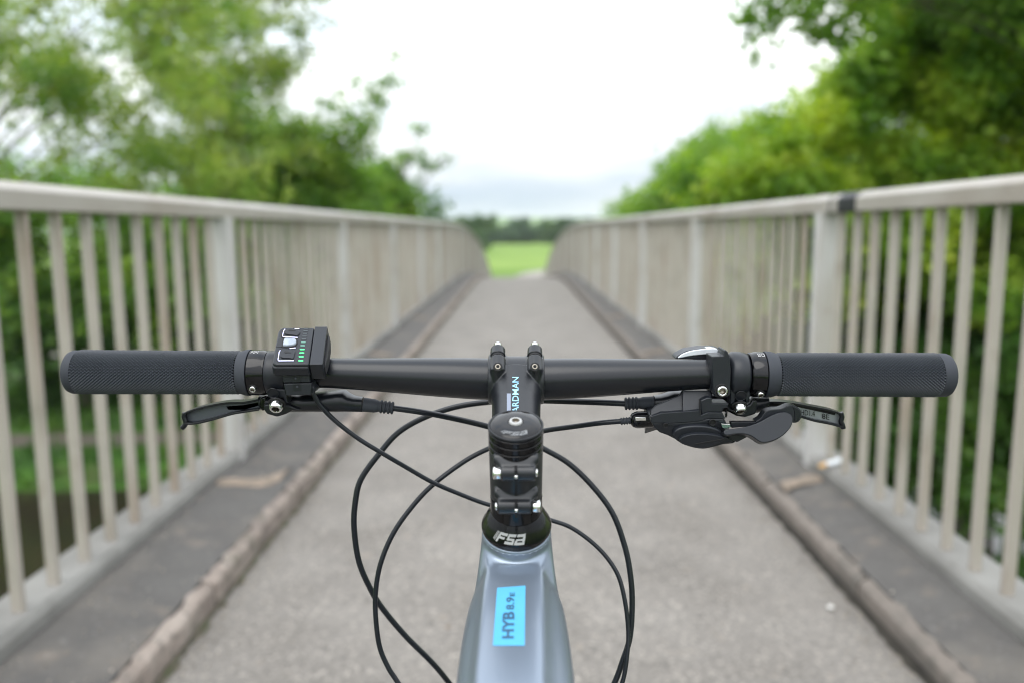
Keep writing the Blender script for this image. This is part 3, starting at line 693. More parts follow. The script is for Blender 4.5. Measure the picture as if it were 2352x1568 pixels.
# ------------------------------------------------------------------ haze
hm = bpy.data.materials.new('haze'); hm.use_nodes = True; hn = hm.node_tree.nodes; hn.clear()
ho = hn.new('ShaderNodeOutputMaterial'); hv = hn.new('ShaderNodeVolumePrincipled'); hv.inputs['Color'].default_value = (0.88, 0.94, 1.0, 1); hv.inputs['Density'].default_value = 0.00018
hm.node_tree.links.new(hv.outputs[0], ho.inputs['Volume'])
mb = MB(); mb.box((-4100, -4100, -7.5), (4100, 4600, 32.0)); hz_ = mb.build('haze', hm); props(hz_, kind='stuff')

# ------------------------------------------------------------------ litter on the deck
def blob(name, c, r, m, label, cat, squash=0.5, seed=1):
    bm = bmesh.new(); bmesh.ops.create_icosphere(bm, subdivisions=2, radius=1); g = random.Random(seed)
    for v in bm.verts: v.co = Vector((v.co.x*r*(1+g.uniform(-.15, .15)), v.co.y*r*(1+g.uniform(-.15, .15)), v.co.z*r*squash+r*squash))
    me = bpy.data.meshes.new(name); bm.to_mesh(me); bm.free(); me.materials.append(m); me.shade_smooth()
    o = mkobj(name, me); o.location = c; return props(o, label, cat)
def onpath(px, py, z=0.003):
    r = ray(px, py); t = (z-CAM_Z)/r.z; return CAM + r*t
blob('pebble', onpath(521, 1350, .005), 0.011, m_pebble, 'white pebble lying by the left kerb', 'pebble', .7, 1)
blob('pebble', onpath(1908, 1398, .005), 0.010, m_pebble, 'pale pebble lying near the right kerb', 'pebble', .6, 2)
def dry_leaf(px, py, s, label, m=m_leafdry):
    c = onpath(px, py, .006); pts = [(0, -1), (.5, -.4), (.55, .2), (0, 1), (-.5, .3), (-.55, -.3)]
    V = [(c.x+a*s, c.y+b*s, c.z+0.006*abs(a)*2) for a, b in pts]+[(c.x+a*s, c.y+b*s, c.z+0.0008+0.006*abs(a)*2) for a, b in pts]
    mb = MB(); mb.add(V, [tuple(reversed(range(6))), tuple(range(6, 12))]+[(i, (i+1) % 6, 6+(i+1) % 6, 6+i) for i in range(6)])
    return props(mb.build('fallen_leaf', m), label, 'leaf')
dry_leaf(629, 1207, .012, 'small orange fallen leaf near the left kerb')
dry_leaf(622, 1245, .012, 'pale brown fallen leaf just below the orange one', m_mortar)
dry_leaf(1029, 1440, .014, 'faint tan fallen leaf on the path left of the frame', m_mortar)
a_, b_ = AT(1893, 1092, 3.02), AT(1945, 1068, 3.10)
a_ = Vector((1.185, 3.035, 0.181)); b_ = Vector((1.300, 3.115, 0.181))
root = empty('cigarette_end', a_, 'white cigarette end with an orange filter lying on the right base rail', 'cigarette')
d_ = (b_-a_).normalized()
mbc = MB(); mbc.tube([a_+d_*0.030, b_], 0.0095, 14); mbc.build('paper_tube', m_paper, root)
mbc = MB(); mbc.tube([a_, a_+d_*0.0295], 0.0095, 14); mbc.build('filter', m_filter, root)

g3 = np.random.default_rng(5); V = []; Fc = []
for k in range(5200):
    s_ = -1 if g3.random() < 0.5 else 1; K = KL if s_ < 0 else KR
    y = 1.6 + g3.random()**1.6*16; u = g3.random()
    if u < 0.5: x = s_*(K - 0.01 - abs(g3.normal())*0.05); z = 0.004
    elif u < 0.8: x = s_*(K + 0.05 + g3.random()*(1.2-K-0.05)); z = 0.083+0.13*(abs(x)-K-0.04)
    else: x = g3.uniform(-KL, KR); z = 0.006
    r_ = 0.0015 + 0.0035*g3.random()**3; n0 = len(V); a = g3.uniform(0, 6)
    V += [(x+math.cos(a)*r_, y+math.sin(a)*r_, z), (x+math.cos(a+2)*r_, y+math.sin(a+2)*r_, z), (x+math.cos(a+4)*r_, y+math.sin(a+4)*r_, z), (x, y, z+r_*1.3)]
    Fc += [(n0, n0+1, n0+3), (n0+1, n0+2, n0+3), (n0+2, n0, n0+3)]
m_grit = mat('loose grit', (0.10, 0.09, 0.075), 0.9, var=[(0.30, 0.26, 0.20), (0.45, 0.40, 0.33)], vscale=14, vdetail=2)
props(mkobj('grit', mkmesh('grit', V, Fc, m_grit)), 'loose grit scattered along the kerbs of the path', 'grit', kind='stuff')

# ==================================================================== the bicycle
bike = empty('bicycle', (XC, 0.2, 0.0), 'blue grey electric hybrid bicycle with black flat handlebar, seen from the rider\'s seat', 'bicycle')
S_ = 0.6/F            # metres per photo pixel at the handlebar
NY = Vector((0, -1, 0))
def PL(dy): return Vector((0, B.y+dy, 0))

# ---- handlebar
def bar_dy(px): return -0.00001*abs(px-1185)
def bar_cy(px):
    t = abs(px-1185)
    y = 870 if t < 70 else 870 - (min(t, 430)-70)/360*13.0
    return y + (0.0035*(px-1185) if True else 0)
def bar_r(px):
    t = abs(px-1185)
    if t < 80: r = 47.5
    elif t < 440: u = (t-80)/360; r = 47.5 - 13.5*(u*u*(3-2*u)*0.5+u*0.5)
    else: r = 34
    return r
bp = []; br = []
for i in range(0, 81):
    px = 190 + i*(2150-190)/80
    p = P(px, bar_cy(px), bar_dy(px)); bp.append(p); br.append(bar_r(px)*depth(p)/F)
MB().tube(bp, br, 48).build('handlebar', m_bar, bike)
def bar_point(px): return P(px, bar_cy(px), bar_dy(px))
def px_r(px, r): return r*depth(bar_point(px))/F

def ring_on_bar(mb, stations, n=48, cyo=0):
    """lathe round the bar: stations (px, radius px)"""
    pts = []; rad = []
    for px, r in stations:
        px = 1185+(px-1185)*0.983; p = P(px, bar_cy(px)+cyo, bar_dy(px)); pts.append(p); rad.append(r*depth(p)/F)
    # axis direction is nearly X; use lathe rings
    V = []; Fc = []; ax = (pts[-1]-pts[0]).normalized(); u = Vector((0, 0, 1)); u = (u-ax*u.dot(ax)).normalized(); w = ax.cross(u)
    for p, r in zip(pts, rad):
        for k in range(n):
            a = 2*math.pi*k/n; V.append(p+(u*math.cos(a)+w*math.sin(a))*r)
    for i in range(len(pts)-1):
        for k in range(n):
            a, b = i*n+k, i*n+(k+1) % n; Fc.append((a, b, b+n, a+n))
    Fc += [tuple(reversed(range(n))), tuple((len(pts)-1)*n+k for k in range(n))]
    mb.add(V, Fc, True); return mb
def fix(o, ang=35):
    me = o.data; bm = bmesh.new(); bm.from_mesh(me); bmesh.ops.recalc_face_normals(bm, faces=bm.faces); bm.to_mesh(me); bm.free()
    me.shade_smooth(); me.set_sharp_from_angle(angle=R(ang)); return o

def grip(s, x_end, x_cap, x_in, x_fl, x_ring, label):
    """s=-1 left, +1 right; pixel columns from the outer end inwards"""
    # knurled sleeve
    xa, xb = x_cap, x_in; nC, nM = 88, 92
    A, Bp = bar_point(1185+(xa-1185)*0.983), bar_point(1185+(xb-1185)*0.983); ax = (Bp-A); V = []; Fc = []
    u = Vector((0, 0, 1)); u = (u-ax.normalized()*u.dot(ax.normalized())).normalized(); w = ax.normalized().cross(u)
    for i in range(nC+1):
        t = i/nC; c = A.lerp(Bp, t); r0 = (47.0*(1-t)+46.0*t)*depth(c)/F
        for j in range(nM):
            a = 2*math.pi*j/nM; hgt = 0.0014 if (i+j) % 2 and 0 < i < nC else 0.0
            V.append(c+(u*math.cos(a)+w*math.sin(a))*(r0+hgt))
    for i in range(1, nC):
        for j in range(nM):
            if (i+j) % 2:
                c0 = i*nM+j; L, Rr = (i-1)*nM+j, (i+1)*nM+j; U, D = i*nM+(j+1) % nM, i*nM+(j-1) % nM
                Fc += [(c0, L, U), (c0, U, Rr), (c0, Rr, D), (c0, D, L)]
    mb = MB().add(V, Fc, False)
    o = mb.build('grip', m_knurl, bike); o['label'] = label
    # end cap and inner collar
    e = s
    mb = MB(); ring_on_bar(mb, [(x_end, 30), (x_end-e*2, 40), (x_end-e*7, 46.5), (x_end-e*14, 49.5), (x_cap+e*6, 49.8), (x_cap-e*2, 48.2), (x_cap-e*3, 40)])
    fix(mb.build('end_cap', m_rub, o))
    mb = MB(); ring_on_bar(mb, [(x_in+e*1, 42), (x_in, 47.5), (x_in-e*3, 48.8), (x_in-e*14, 52.3), (x_fl+e*5, 53.2), (x_fl, 52.6), (x_fl-e*0.5, 40)])
    fix(mb.build('collar', m_rub, o))
    mb = MB(); ring_on_bar(mb, [(x_fl-e*0.7, 40), (x_fl-e*1, 50), (x_fl-e*3, 51.6), (x_ring+e*12, 51.8), (x_ring+e*7, 50.2), (x_ring+e*2, 50), (x_ring, 48), (x_ring-e*.5, 38)])
    fix(mb.build('clamp_ring', m_gloss, o), 25)
    return o
gl = grip(-1, 139, 163, 541, 566, 609, None); gl['label'] = 'left knurled rubber grip'
gr = grip(1, 2200, 2168, 1793, 1763, 1727, None); gr['label'] = 'right knurled rubber grip'
def socket_bolt(name, c, ax, r, parent, h=0.0012, m=m_chrome, seat=True, key=0.5):
    """socket-head bolt: rounded head, hexagonal recess"""
    ax = Vector(ax).normalized()
    if seat:
        MB().lathe(c-ax*0.001, ax, [(0, r*1.28), (0.0011, r*1.28), (0.0011, r*1.05), (0.0008, r*1.0)], 28).build(name+'_seat', m_dark, parent)
    o = MB().lathe(c, ax, [(0, r), (h*0.55, r), (h*0.85, r*.93), (h, r*.80), (h, r*.56), (h*0.6, r*.52)], 32, caps=False).build(name, m, parent)
    a = Vector((1, 0, 0)) if abs(ax.x) < .9 else Vector((0, 0, 1)); u = ax.cross(a).normalized(); w = ax.cross(u)
    pts = [c+ax*h*1.01+(u*math.cos(k*math.pi/3)+w*math.sin(k*math.pi/3))*r*0.58 for k in range(6)]
    lo = [c+ax*(h*0.35)+(u*math.cos(k*math.pi/3)+w*math.sin(k*math.pi/3))*r*0.45 for k in range(6)]
    MB().add(pts+lo+[c+ax*h*0.2], [(i, (i+1) % 6, 6+(i+1) % 6, 6+i) for i in range(6)]+[(6+i, 6+(i+1) % 6, 12) for i in range(6)]).build(name+'_socket', m_socket, parent)
    return o
def on_surf(px, py, r_px, cyo=0):
    """point and outward normal on a cylinder of radius r_px round the bar, where the ray meets it"""
    c = P(px, bar_cy(px)+cyo, bar_dy(px)); rad = r_px*depth(c)/F; r = ray(px, py); o = CAM
    oy, oz = o.y-c.y, o.z-c.z; a = r.y**2+r.z**2; b = 2*(oy*r.y+oz*r.z); cc_ = oy*oy+oz*oz-rad*rad
    D = max(0, b*b-4*a*cc_); t = (-b-math.sqrt(D))/(2*a); p = o+r*t; n_ = Vector((0, p.y-c.y, p.z-c.z)).normalized(); return p, n_
p_, n_ = on_surf(581.5, 890, 51); socket_bolt('clamp_bolt', p_+n_*0.0004, n_*0.75+Vector((0, -.25, 0)), 7.8*S_, gl, 0.0022)
p_, n_ = on_surf(1746, 902, 51); socket_bolt('clamp_bolt', p_+n_*0.0004, n_*0.75+Vector((0, -.25, 0)), 7.8*S_, gr, 0.0022)
def print_on_ring(body, px0, px1, py, hpx, parent, flip=False):
    def f(u, v):
        px = 1185+(px0+(px1-px0)*u-1185)*0.985; a = R(py+hpx*v); c = bar_point(px); r_ = px_r(px, 51.8)+0.0002
        return c+Vector((0, -math.cos(a)*r_, math.sin(a)*r_))
    text_mb(body, f, 1, 1, 0.3).build('lettering', m_white, parent)
print_on_ring('NN', 576, 592, 66, 12, gl); print_on_ring('BO', 1741, 1757, 60, 14, gr)

# ---- stem and headset, on the steering axis
AX = Vector((0, math.sin(R(19)), -math.cos(R(19)))); NR = Vector((0, -math.cos(R(19)), -math.sin(R(19))))   # down the axis / out to the rear
CAPP = CAM + ray(1184.5, 971)*0.51
def SA(s, u=0, w=0): return CAPP + AX*s + Vector((1, 0, 0))*u + NR*w
stem = None
# cast body: barrel, extension, bar clamp, lugs and pinch bosses, voxel-joined and softened
def s_for(py, w):
    best = min((abs((784 - F*((CM.to_3x3().inverted() @ (SA(s/2000, 0, w)-CAM)).y)/depth(SA(s/2000, 0, w)))-py), s/2000) for s in range(0, 240)); return best[1]
s1_, s2_ = s_for(1087, 0.0205), s_for(1163, 0.0205)
mb = MB()
mb.lathe(CAPP, AX, [(0.0184, 0.0176), (0.0560, 0.0174)], 96)
a0 = SA(0.036); b0 = bar_point(1186)
ex = (b0-a0); exn = ex.normalized()
EXU = Vector((1, 0, 0)).cross(exn); EXU = EXU if EXU.z > 0 else -EXU
pts = [a0 + exn*(ex.length*t) for t in (0.0, .2, .4, .55, .68, .78, .87, .94)]
rad = [.0163, .0166, .0167, .0168, .0171, .0180, .0192, .0200]
V = []; Fc = []; n = 64
for p, r_ in zip(pts, rad):
    for k in range(n):
        a = 2*math.pi*k/n; V.append(p + Vector((1, 0, 0))*math.cos(a)*r_*1.03 + EXU*math.sin(a)*r_*(0.97))
for i in range(len(pts)-1):
    for k in range(n):
        a, b = i*n+k, i*n+(k+1) % n; Fc.append((a, b, b+n, a+n))
Fc += [tuple(reversed(range(n))), tuple((len(pts)-1)*n+k for k in range(n))]
mb.add(V, Fc, True)
ring_on_bar(mb, [(1121, 54), (1123, 56.8), (1158, 57), (1166, 52.5), (1206, 52.5), (1214, 57), (1248, 56.8), (1250, 54)], 96)
for xx in (1143.5, 1228.5):
    mb.tube([P(xx, 878, -0.0150), P(xx, 850, -0.0165), P(xx, 824, -0.0075)], [0.0050, 0.0058, 0.0056], 32)
for sB, hs in ((s1_, -1), (s2_, 1)):
    c = SA(sB, 0, 0.0190)
    u0, u1 = (-0.0095, 0.0125) if hs < 0 else (-0.0120, 0.0098)
    mb.lathe(Vector((XC+u0, c.y, c.z)), (1, 0, 0), [(0, .0050), (.0004, .0054), (u1-u0-.0004, .0054), (u1-u0, .0050)], 32)
    for q in range(1, 7):      # swept web running up and out from the boss
        t = q/6; cc2 = SA(sB-0.0012-0.0050*t, 0, 0.0180-0.0052*t); hw = 0.0098+0.0046*t*t
        mb.lathe(Vector((XC-hw, cc2.y, cc2.z)), (1, 0, 0), [(0, .0034), (.0010, .0040), (2*hw-.0010, .0040), (2*hw, .0034)], 24)
stem = mb.build('stem', m_stem, bike)
bm = bmesh.new(); bm.from_mesh(stem.data); bmesh.ops.recalc_face_normals(bm, faces=bm.faces); bm.to_mesh(stem.data); bm.free()
md = stem.modifiers.new('cast', 'REMESH'); md.mode = 'VOXEL'; md.voxel_size = 0.00050; md.use_smooth_shade = True
md = stem.modifiers.new('soften', 'SMOOTH'); md.factor = 0.6; md.iterations = 9
# face plate lugs, bolts
for xx in (1143.5, 1228.5):
    A2 = P(xx, 820, -0.0045); B2 = P(xx, 803, 0.0035)
    MB().tube([P(xx, 825, -0.0070), P(xx, 818, -0.0035)], [0.0050, 0.0050], 24).build('lug_gap', m_dark, stem)
    MB().tube([A2, B2], [0.0058, 0.0055], 32).build('face_plate_lug', m_blk2, stem, bevel=.0008)
    MB().tube([P(xx, 803, .0035), P(xx, 800.5, .005), P(xx, 792, .008), P(xx, 789.5, .009)], [0.0037, 0.0036, 0.0029, 0.0022], 24).build('bolt_tip', m_chrome, stem)
    q = P(xx, 842, -0.0222)
    MB().lathe(q-Vector((0, .0004, 0)), Vector((0, -1, 0.42)), [(0, .0034), (.0003, .0034), (.0003, .0025)], 24, caps=True).build('bolt_recess', m_dark, stem)
    socket_bolt('clamp_bolt', q+Vector((0, -.0003, .0002)), Vector((0, -1, 0.42)), 0.0021, stem, 0.0008, m_socket, seat=False)
# top cap, spacers
fix(MB().lathe(CAPP, AX, [(-0.0012, 0.0052), (-0.0010, 0.0090), (-0.0002, 0.0150), (0.0010, 0.0166), (0.0014, 0.0168), (0.0014, 0.0160)], 72, caps=False).build('top_cap', m_gloss, stem), 60)
fix(MB().lathe(CAPP, AX, [(0.0015, 0.0162), (0.0008, 0.0170), (0.0008, 0.0174), (0.0012, 0.0178), (0.0028, 0.0178), (0.0030, 0.0174)], 72, caps=False).build('cap_rim', m_blk2, stem), 40)
for k in range(3):
    s0 = 0.0034+0.0050*k
    fix(MB().lathe(CAPP, AX, [(s0, 0.0160), (s0, 0.0173), (s0+0.0004, 0.0178), (s0+0.0042, 0.0178), (s0+0.0046, 0.0173), (s0+0.0046, 0.0160)], 72, caps=False).build('spacer', m_gloss, stem), 40)
MB().lathe(SA(-0.0011), -AX, [(-0.002, 0.0052), (0.0, 0.0052), (0.0001, 0.0047), (-0.0014, 0.0046)], 36).build('bolt_recess', m_dark, stem)
socket_bolt('cap_bolt', SA(0.0002), -AX, 0.0044, stem, 0.0026, m_white, seat=False)
# split and pinch bolts on the rear of the clamp
def rear_box(u0, u1, s0, s1, w0, w1, name, m, bev=0.0):
    mb = MB(); V = [SA(s, u, w) for s in (s0, s1) for w in (w0, w1) for u in (u0, u1)]
    mb.add(V, [(0, 1, 3, 2), (4, 6, 7, 5), (0, 4, 5, 1), (2, 3, 7, 6), (0, 2, 6, 4), (1, 5, 7, 3)]); o = mb.build(name, m, stem, bevel=bev); return fix(o, 40) if not bev else o
for sB, hs in ((s1_, -1), (s2_, 1)):
    uh = (-0.0148, -0.0094) if hs < 0 else (0.0102, 0.0156)
    c = SA(sB, 0, 0.0195)
    x0, x1 = XC+uh[0], XC+uh[1]
    MB().lathe(Vector((x0, c.y, c.z)), (1, 0, 0), [(0, .0026), (0.0003, .0036), (0.0010, .0041), (uh[1]-uh[0]-.0004, .0041), (uh[1]-uh[0], .0038)], 28).build('pinch_bolt', m_chrome, stem)
    xe = XC+(0.0118 if hs < 0 else -0.0138)
    MB().lathe(Vector((xe, c.y, c.z)), (1, 0, 0), [(0, .0020), (.0004, .0026), (.0016, .0026), (.002, .002)], 20).build('bolt_end', m_chrome, stem)
    MB().tube([Vector((XC-.001, c.y-.0046, c.z-.001)), Vector((XC+.001, c.y-.0046, c.z-.001))], .0014, 16).build('bolt_shank', m_chrome, stem)
rear_box(-0.0009, 0.0009, 0.0180, 0.0562, 0.0150, 0.01785, 'split', m_dark)
for sB in (s1_, s2_): rear_box(-0.0009, 0.0009, sB-0.0056, sB+0.0050, 0.0150, 0.0248, 'split', m_dark)
# lettering on the stem: reads upwards, its beginning hidden behind the cap
bpy.context.view_layer.update(); dg = bpy.context.evaluated_depsgraph_get()
ev_stem = stem.evaluated_get(dg)
def stem_map(px, py, off=0.00025):
    ok, loc, nrm, _ = ev_stem.ray_cast(CAM-wloc(bike), ray(px, py).normalized())
    if not ok: return P(px, py, -.03)
    return loc+wloc(bike)+Vector(nrm)*off
x_l, x_r, y_top, y_bot = 1176.8, 1191.2, 865, 962
text_mb('OARDMAN', lambda u, v: stem_map(x_r-(x_r-x_l)*v, y_bot-(y_bot-y_top)*u), 1, 1, 0.12, bold=0.004).build('lettering', m_btext, stem)
V = [stem_map(x, 903+57*i/12) for i in range(13) for x in (1164.6, 1173.6)]
MB().add(V, [(i*2, i*2+1, i*2+3, i*2+2) for i in range(12)]).build('printed_bar', m_gbar, stem)
# headset
hs_ = fix(MB().lathe(CAPP, AX, [(0.0567, 0.0150), (0.0567, 0.0171), (0.0572, 0.0175), (0.0690, 0.0176), (0.0693, 0.0172), (0.0695, 0.0176), (0.0725, 0.0195), (0.0800, 0.0236), (0.0815, 0.0241), (0.0822, 0.0241), (0.0842, 0.0238), (0.0842, 0.0225), (0.0860, 0.0225)], 96, caps=False).build('headset', m_gloss, bike), 30)
CONE = [(0.0695, 0.0176), (0.0725, 0.0195), (0.0800, 0.0236), (0.0822, 0.0241)]
def cone_pt(s, ang, off=0.00025):
    for (a, ra), (b, rb) in zip(CONE, CONE[1:]):
        if a <= s <= b: r = ra+(rb-ra)*(s-a)/(b-a); break
    else: r = 0.0241
    return SA(s, math.sin(ang)*(r+off), math.cos(ang)*(r+off)) - AX*off*0.8
def box_letters(spec, f, m, parent, name):
    """angular logo letters from polygons in a unit cell, subdivided then mapped"""
    mb = MB()
    for poly in spec:
        (x0, y0), (x1, y1), (x2, y2), (x3, y3) = poly; n = 6; V = []
        for i in range(n+1):
            for j in (0, 1):
                t = i/n; ax_, ay_ = x0+(x1-x0)*t, y0+(y1-y0)*t; bx_, by_ = x3+(x2-x3)*t, y3+(y2-y3)*t
                V.append(f(ax_ if j == 0 else bx_, ay_ if j == 0 else by_))
        mb.add(V, [(i*2, i*2+2, i*2+3, i*2+1) for i in range(n)])
    return mb.build(name, m, parent)
def rect(x0, y0, x1, y1, sk=0.12): return [(x0+sk*y0, y0), (x1+sk*y0, y0), (x1+sk*y1, y1), (x0+sk*y1, y1)]
FSA = [rect(-.10, .15, -.08, 1), rect(-.06, .1, -.04, 1), rect(-.02, .05, 0, 1), rect(.03, 0, .10, 1), rect(.10, .74, .33, 1), rect(.10, .38, .28, .60),
       rect(.36, .74, .64, 1), rect(.36, .55, .43, .74), rect(.36, .38, .62, .58), rect(.56, .24, .63, .38), rect(.34, 0, .63, .26),
       rect(.68, .74, .98, 1), rect(.90, .26, .99, .74), rect(.68, .38, .90, .56), rect(.66, 0, .74, .40), rect(.66, 0, .99, .24)]
box_letters(FSA, lambda u, v: cone_pt(0.0800-(v)*0.0062, -0.66+0.88*u), m_white, hs_, 'lettering')
box_letters(FSA,
            lambda u, v: SA(-0.0010+(0.0055-0.0034*v)/0.006*0.0008-0.00018, math.sin(-0.66+1.2*u)*(0.0146-0.0034*v), math.cos(-0.66+1.2*u)*(0.0146-0.0034*v)), m_gprint, stem, 'lettering')

# ---- frame
T0 = SA(0.0885, 0, 0.026); DT = Vector((0, -math.cos(R(10)), -math.sin(R(10)))); NT = Vector((0, -math.sin(R(10)), math.cos(R(10))))
T0 = Vector((XC, T0.y+0.002, T0.z-0.006))
sil = [(1264, 1101, 1269), (1290, 1098, 1273), (1314, 1093, 1278.6), (1364, 1078.5, 1292), (1418, 1066.6, 1302), (1472, 1058, 1310), (1526, 1051, 1315.7), (1568, 1047, 1318)]
flat = [(1264, 1130, 1236), (1290, 1120, 1246), (1314, 1112, 1249), (1364, 1107, 1250), (1418, 1102, 1250.5), (1472, 1097, 1251), (1526, 1091, 1251), (1568, 1088, 1250)]
def interp(tab, y):
    for a, b in zip(tab, tab[1:]):
        if a[0] <= y <= b[0]:
            t = (y-a[0])/(b[0]-a[0]); return [a[k]+(b[k]-a[k])*t for k in (1, 2)]
    return list(tab[-1][1:])
rings = []
def section(y, zt, fl, fr, sl, sr, hgt):
    """closed section: indices start at the top centre and run clockwise seen from the front"""
    m_ = (fl+fr)/2; ms = (sl+sr)/2
    R_ = [(m_, 0.0), (m_+(fr-m_)*.62, -.0001), (fr-(fr-m_)*.07, -.0002), (fr+(sr-fr)*.02, -.0016), (fr+(sr-fr)*.28, -.0080), (sr-(sr-fr)*.22, -hgt*.28), (sr, -hgt*.45), (sr-(sr-ms)*.04, -hgt*.65), (sr-(sr-ms)*.2, -hgt*.88), (ms+(sr-ms)*.4, -hgt)]
    L_ = [(2*m_-x if False else None, z) for x, z in R_]
    L_ = [(m_-(m_-fl)*.62, -.0001), (fl+(m_-fl)*.09, -.0002), (fl, -.0016), (fl+(sl-fl)*.28, -.0080), (sl-(sl-fl)*.22, -hgt*.28), (sl, -hgt*.45), (sl-(sl-ms)*.04, -hgt*.65), (sl-(sl-ms)*.2, -hgt*.88), (ms+(sl-ms)*.4, -hgt)]
    pts = R_ + [(ms, -hgt*1.02)] + list(reversed(L_))
    return [Vector((x, y, zt+z)) for x, z in pts]
NS = 20
# collar ring: rear point first, then round by the right
def collar(s, r):
    return [SA(s, math.sin(2*math.pi*k/NS)*r, math.cos(2*math.pi*k/NS)*r) for k in range(NS)]
rings.append(collar(0.0862, 0.0215)); rings.append(collar(0.0862, 0.0236)); rings.append(collar(0.0885, 0.0243)); rings.append(collar(0.094, 0.0245))
for py in (1300, 1318, 1345, 1380, 1418, 1472, 1526, 1568):
    h_ = hit(1185, py, T0, NT); d_ = depth(h_); dl = depth(h_ + Vector((0, 0, -.02)))
    fl, fr = interp(flat, py); sl, sr = interp(sil, py+ (18 if py < 1540 else 0)); g_ = 4 if py < 1310 else 11; sl -= g_; sr += g_
    X = lambda px, dd: CAM.x + (ray(px, py)*dd).x
    zt = h_.z
    rings.append(section(h_.y, zt, X(fl, d_), X(fr, d_), X(sl, dl), X(sr, dl), 0.052))
last = rings[-1]; yl = last[0].y; cxl = XC
for k, (yy, fw, sw) in enumerate(((0.30, .0175, .031), (0.20, .0165, .028), (0.08, .015, .024), (-0.03, .013, .020))):
    zt = last[0].z + (yy-yl)*math.tan(R(10)); rings.append(section(yy, zt, XC-fw, XC+fw, XC-sw, XC+sw, 0.048))
V = [p for r_ in rings for p in r_]
Fc = [(i*NS+k, i*NS+(k+1) % NS, (i+1)*NS+(k+1) % NS, (i+1)*NS+k) for i in range(len(rings)-1) for k in range(NS)]
Fc.append(tuple((len(rings)-1)*NS+k for k in range(NS)))
frame = MB().add(V, Fc, True).build('frame', m_frame, bike, subsurf=2)
bm = bmesh.new(); bm.from_mesh(frame.data); bmesh.ops.recalc_face_normals(bm, faces=bm.faces); bm.to_mesh(frame.data); bm.free()
# head tube, down tube, seat tube, stays
seat_top = Vector((XC, -0.02, 0.80)); bb = Vector((XC, 0.155, 0.285)); front = Vector((XC, SA(0.68).y+0.045, 0.345)); rear = Vector((XC, front.y-1.08, 0.345))
MB().tube([SA(0.088), SA(0.13), SA(0.20), SA(0.255)], [.0238, .0225, .0225, .0240], 32).build('head_tube', m_frame, bike)
MB().tube([SA(0.19), SA(0.19).lerp(bb, .5), bb], [.024, .027, .026], 28).build('down_tube', m_frame, bike)
MB().tube([bb, seat_top+Vector((0, -.005, .015))], [.018, .0165], 24).build('seat_tube', m_frame, bike)
MB().tube([seat_top, seat_top+Vector((0, -.045, .135))], .0135, 20).build('seat_post', m_blk2, bike)
for sx in (-1, 1):
    MB().tube([bb+Vector((sx*.012, -.03, 0)), rear+Vector((sx*.055, 0, 0))], [.012, .008], 14).build('chain_stay', m_frame, bike)
    MB().tube([seat_top+Vector((sx*.008, 0, -.03)), rear+Vector((sx*.055, 0, .01))], [.009, .007], 14).build('seat_stay', m_frame, bike)
    MB().tube(smooth_path([SA(0.25)+Vector((sx*.01, 0, 0)), SA(0.30, sx*.042), SA(.45, sx*.052), front+Vector((sx*.052, -.004, 0))], 6), [.018]*6+[.015]*7+[.012]*6, 16).build('fork_leg', m_frame, bike)
MB().tube([bb+Vector((-.045, 0, 0)), bb+Vector((.045, 0, 0))], .02, 20).build('bottom_bracket', m_blk2, bike)
ln_ = []
sd = seat_top+Vector((0, -.05, .14)); V = []; Fc = []
prof = [(-.15, .065), (-.12, .078), (-.06, .070), (0, .045), (.06, .026), (.12, .020), (.145, .012)]
for (yy, hw) in prof:
    for k in range(14):
        a = 2*math.pi*k/14; V.append(sd+Vector((math.cos(a)*hw, yy, math.sin(a)*.018+.02-0.004*math.cos(a)**2)))
Fc = [(i*14+k, i*14+(k+1) % 14, (i+1)*14+(k+1) % 14, (i+1)*14+k) for i in range(6) for k in range(14)]+[tuple(range(14)), tuple(84+k for k in range(14))]
fix(MB().add(V, Fc, True).build('saddle', m_rub, bike, subsurf=1), 80)
def wheel(c, name):
    w = []
    tor = lambda Rm, r, n1=72, n2=12, sx=1.0: ([Vector((c.x+math.sin(b)*r*sx, c.y+math.cos(a)*(Rm+math.cos(b)*r), c.z+math.sin(a)*(Rm+math.cos(b)*r))) for a in [2*math.pi*i/n1 for i in range(n1)] for b in [2*math.pi*j/n2 for j in range(n2)]],
              [(i*n2+j, i*n2+(j+1) % n2, ((i+1) % n1)*n2+(j+1) % n2, ((i+1) % n1)*n2+j) for i in range(n1) for j in range(n2)])
    V, Fq = tor(0.318, 0.020); ty = fix(MB().add(V, Fq, True).build(name, m_tyre, bike), 80); ty['label'] = name.replace('_', ' ')+' with black tyre'
    V, Fq = tor(0.296, 0.010); fix(MB().add(V, Fq, True).build('rim', m_blk2, ty), 80)
    MB().tube([c+Vector((-.05, 0, 0)), c+Vector((.05, 0, 0))], .022, 20).build('hub', m_blk2, ty)
    sp = MB()
    for k in range(28):
        a = 2*math.pi*k/28; b = a+(0.5 if k % 2 else -0.5); sx = .028 if k % 2 else -.028
        sp.tube([c+Vector((sx, math.cos(b)*.021, math.sin(b)*.021)), c+Vector((0, math.cos(a)*.29, math.sin(a)*.29))], .0011, 5, caps=False)
    sp.build('spokes', m_chrome, ty)
wheel(front, 'front_wheel'); wheel(rear, 'rear_wheel')
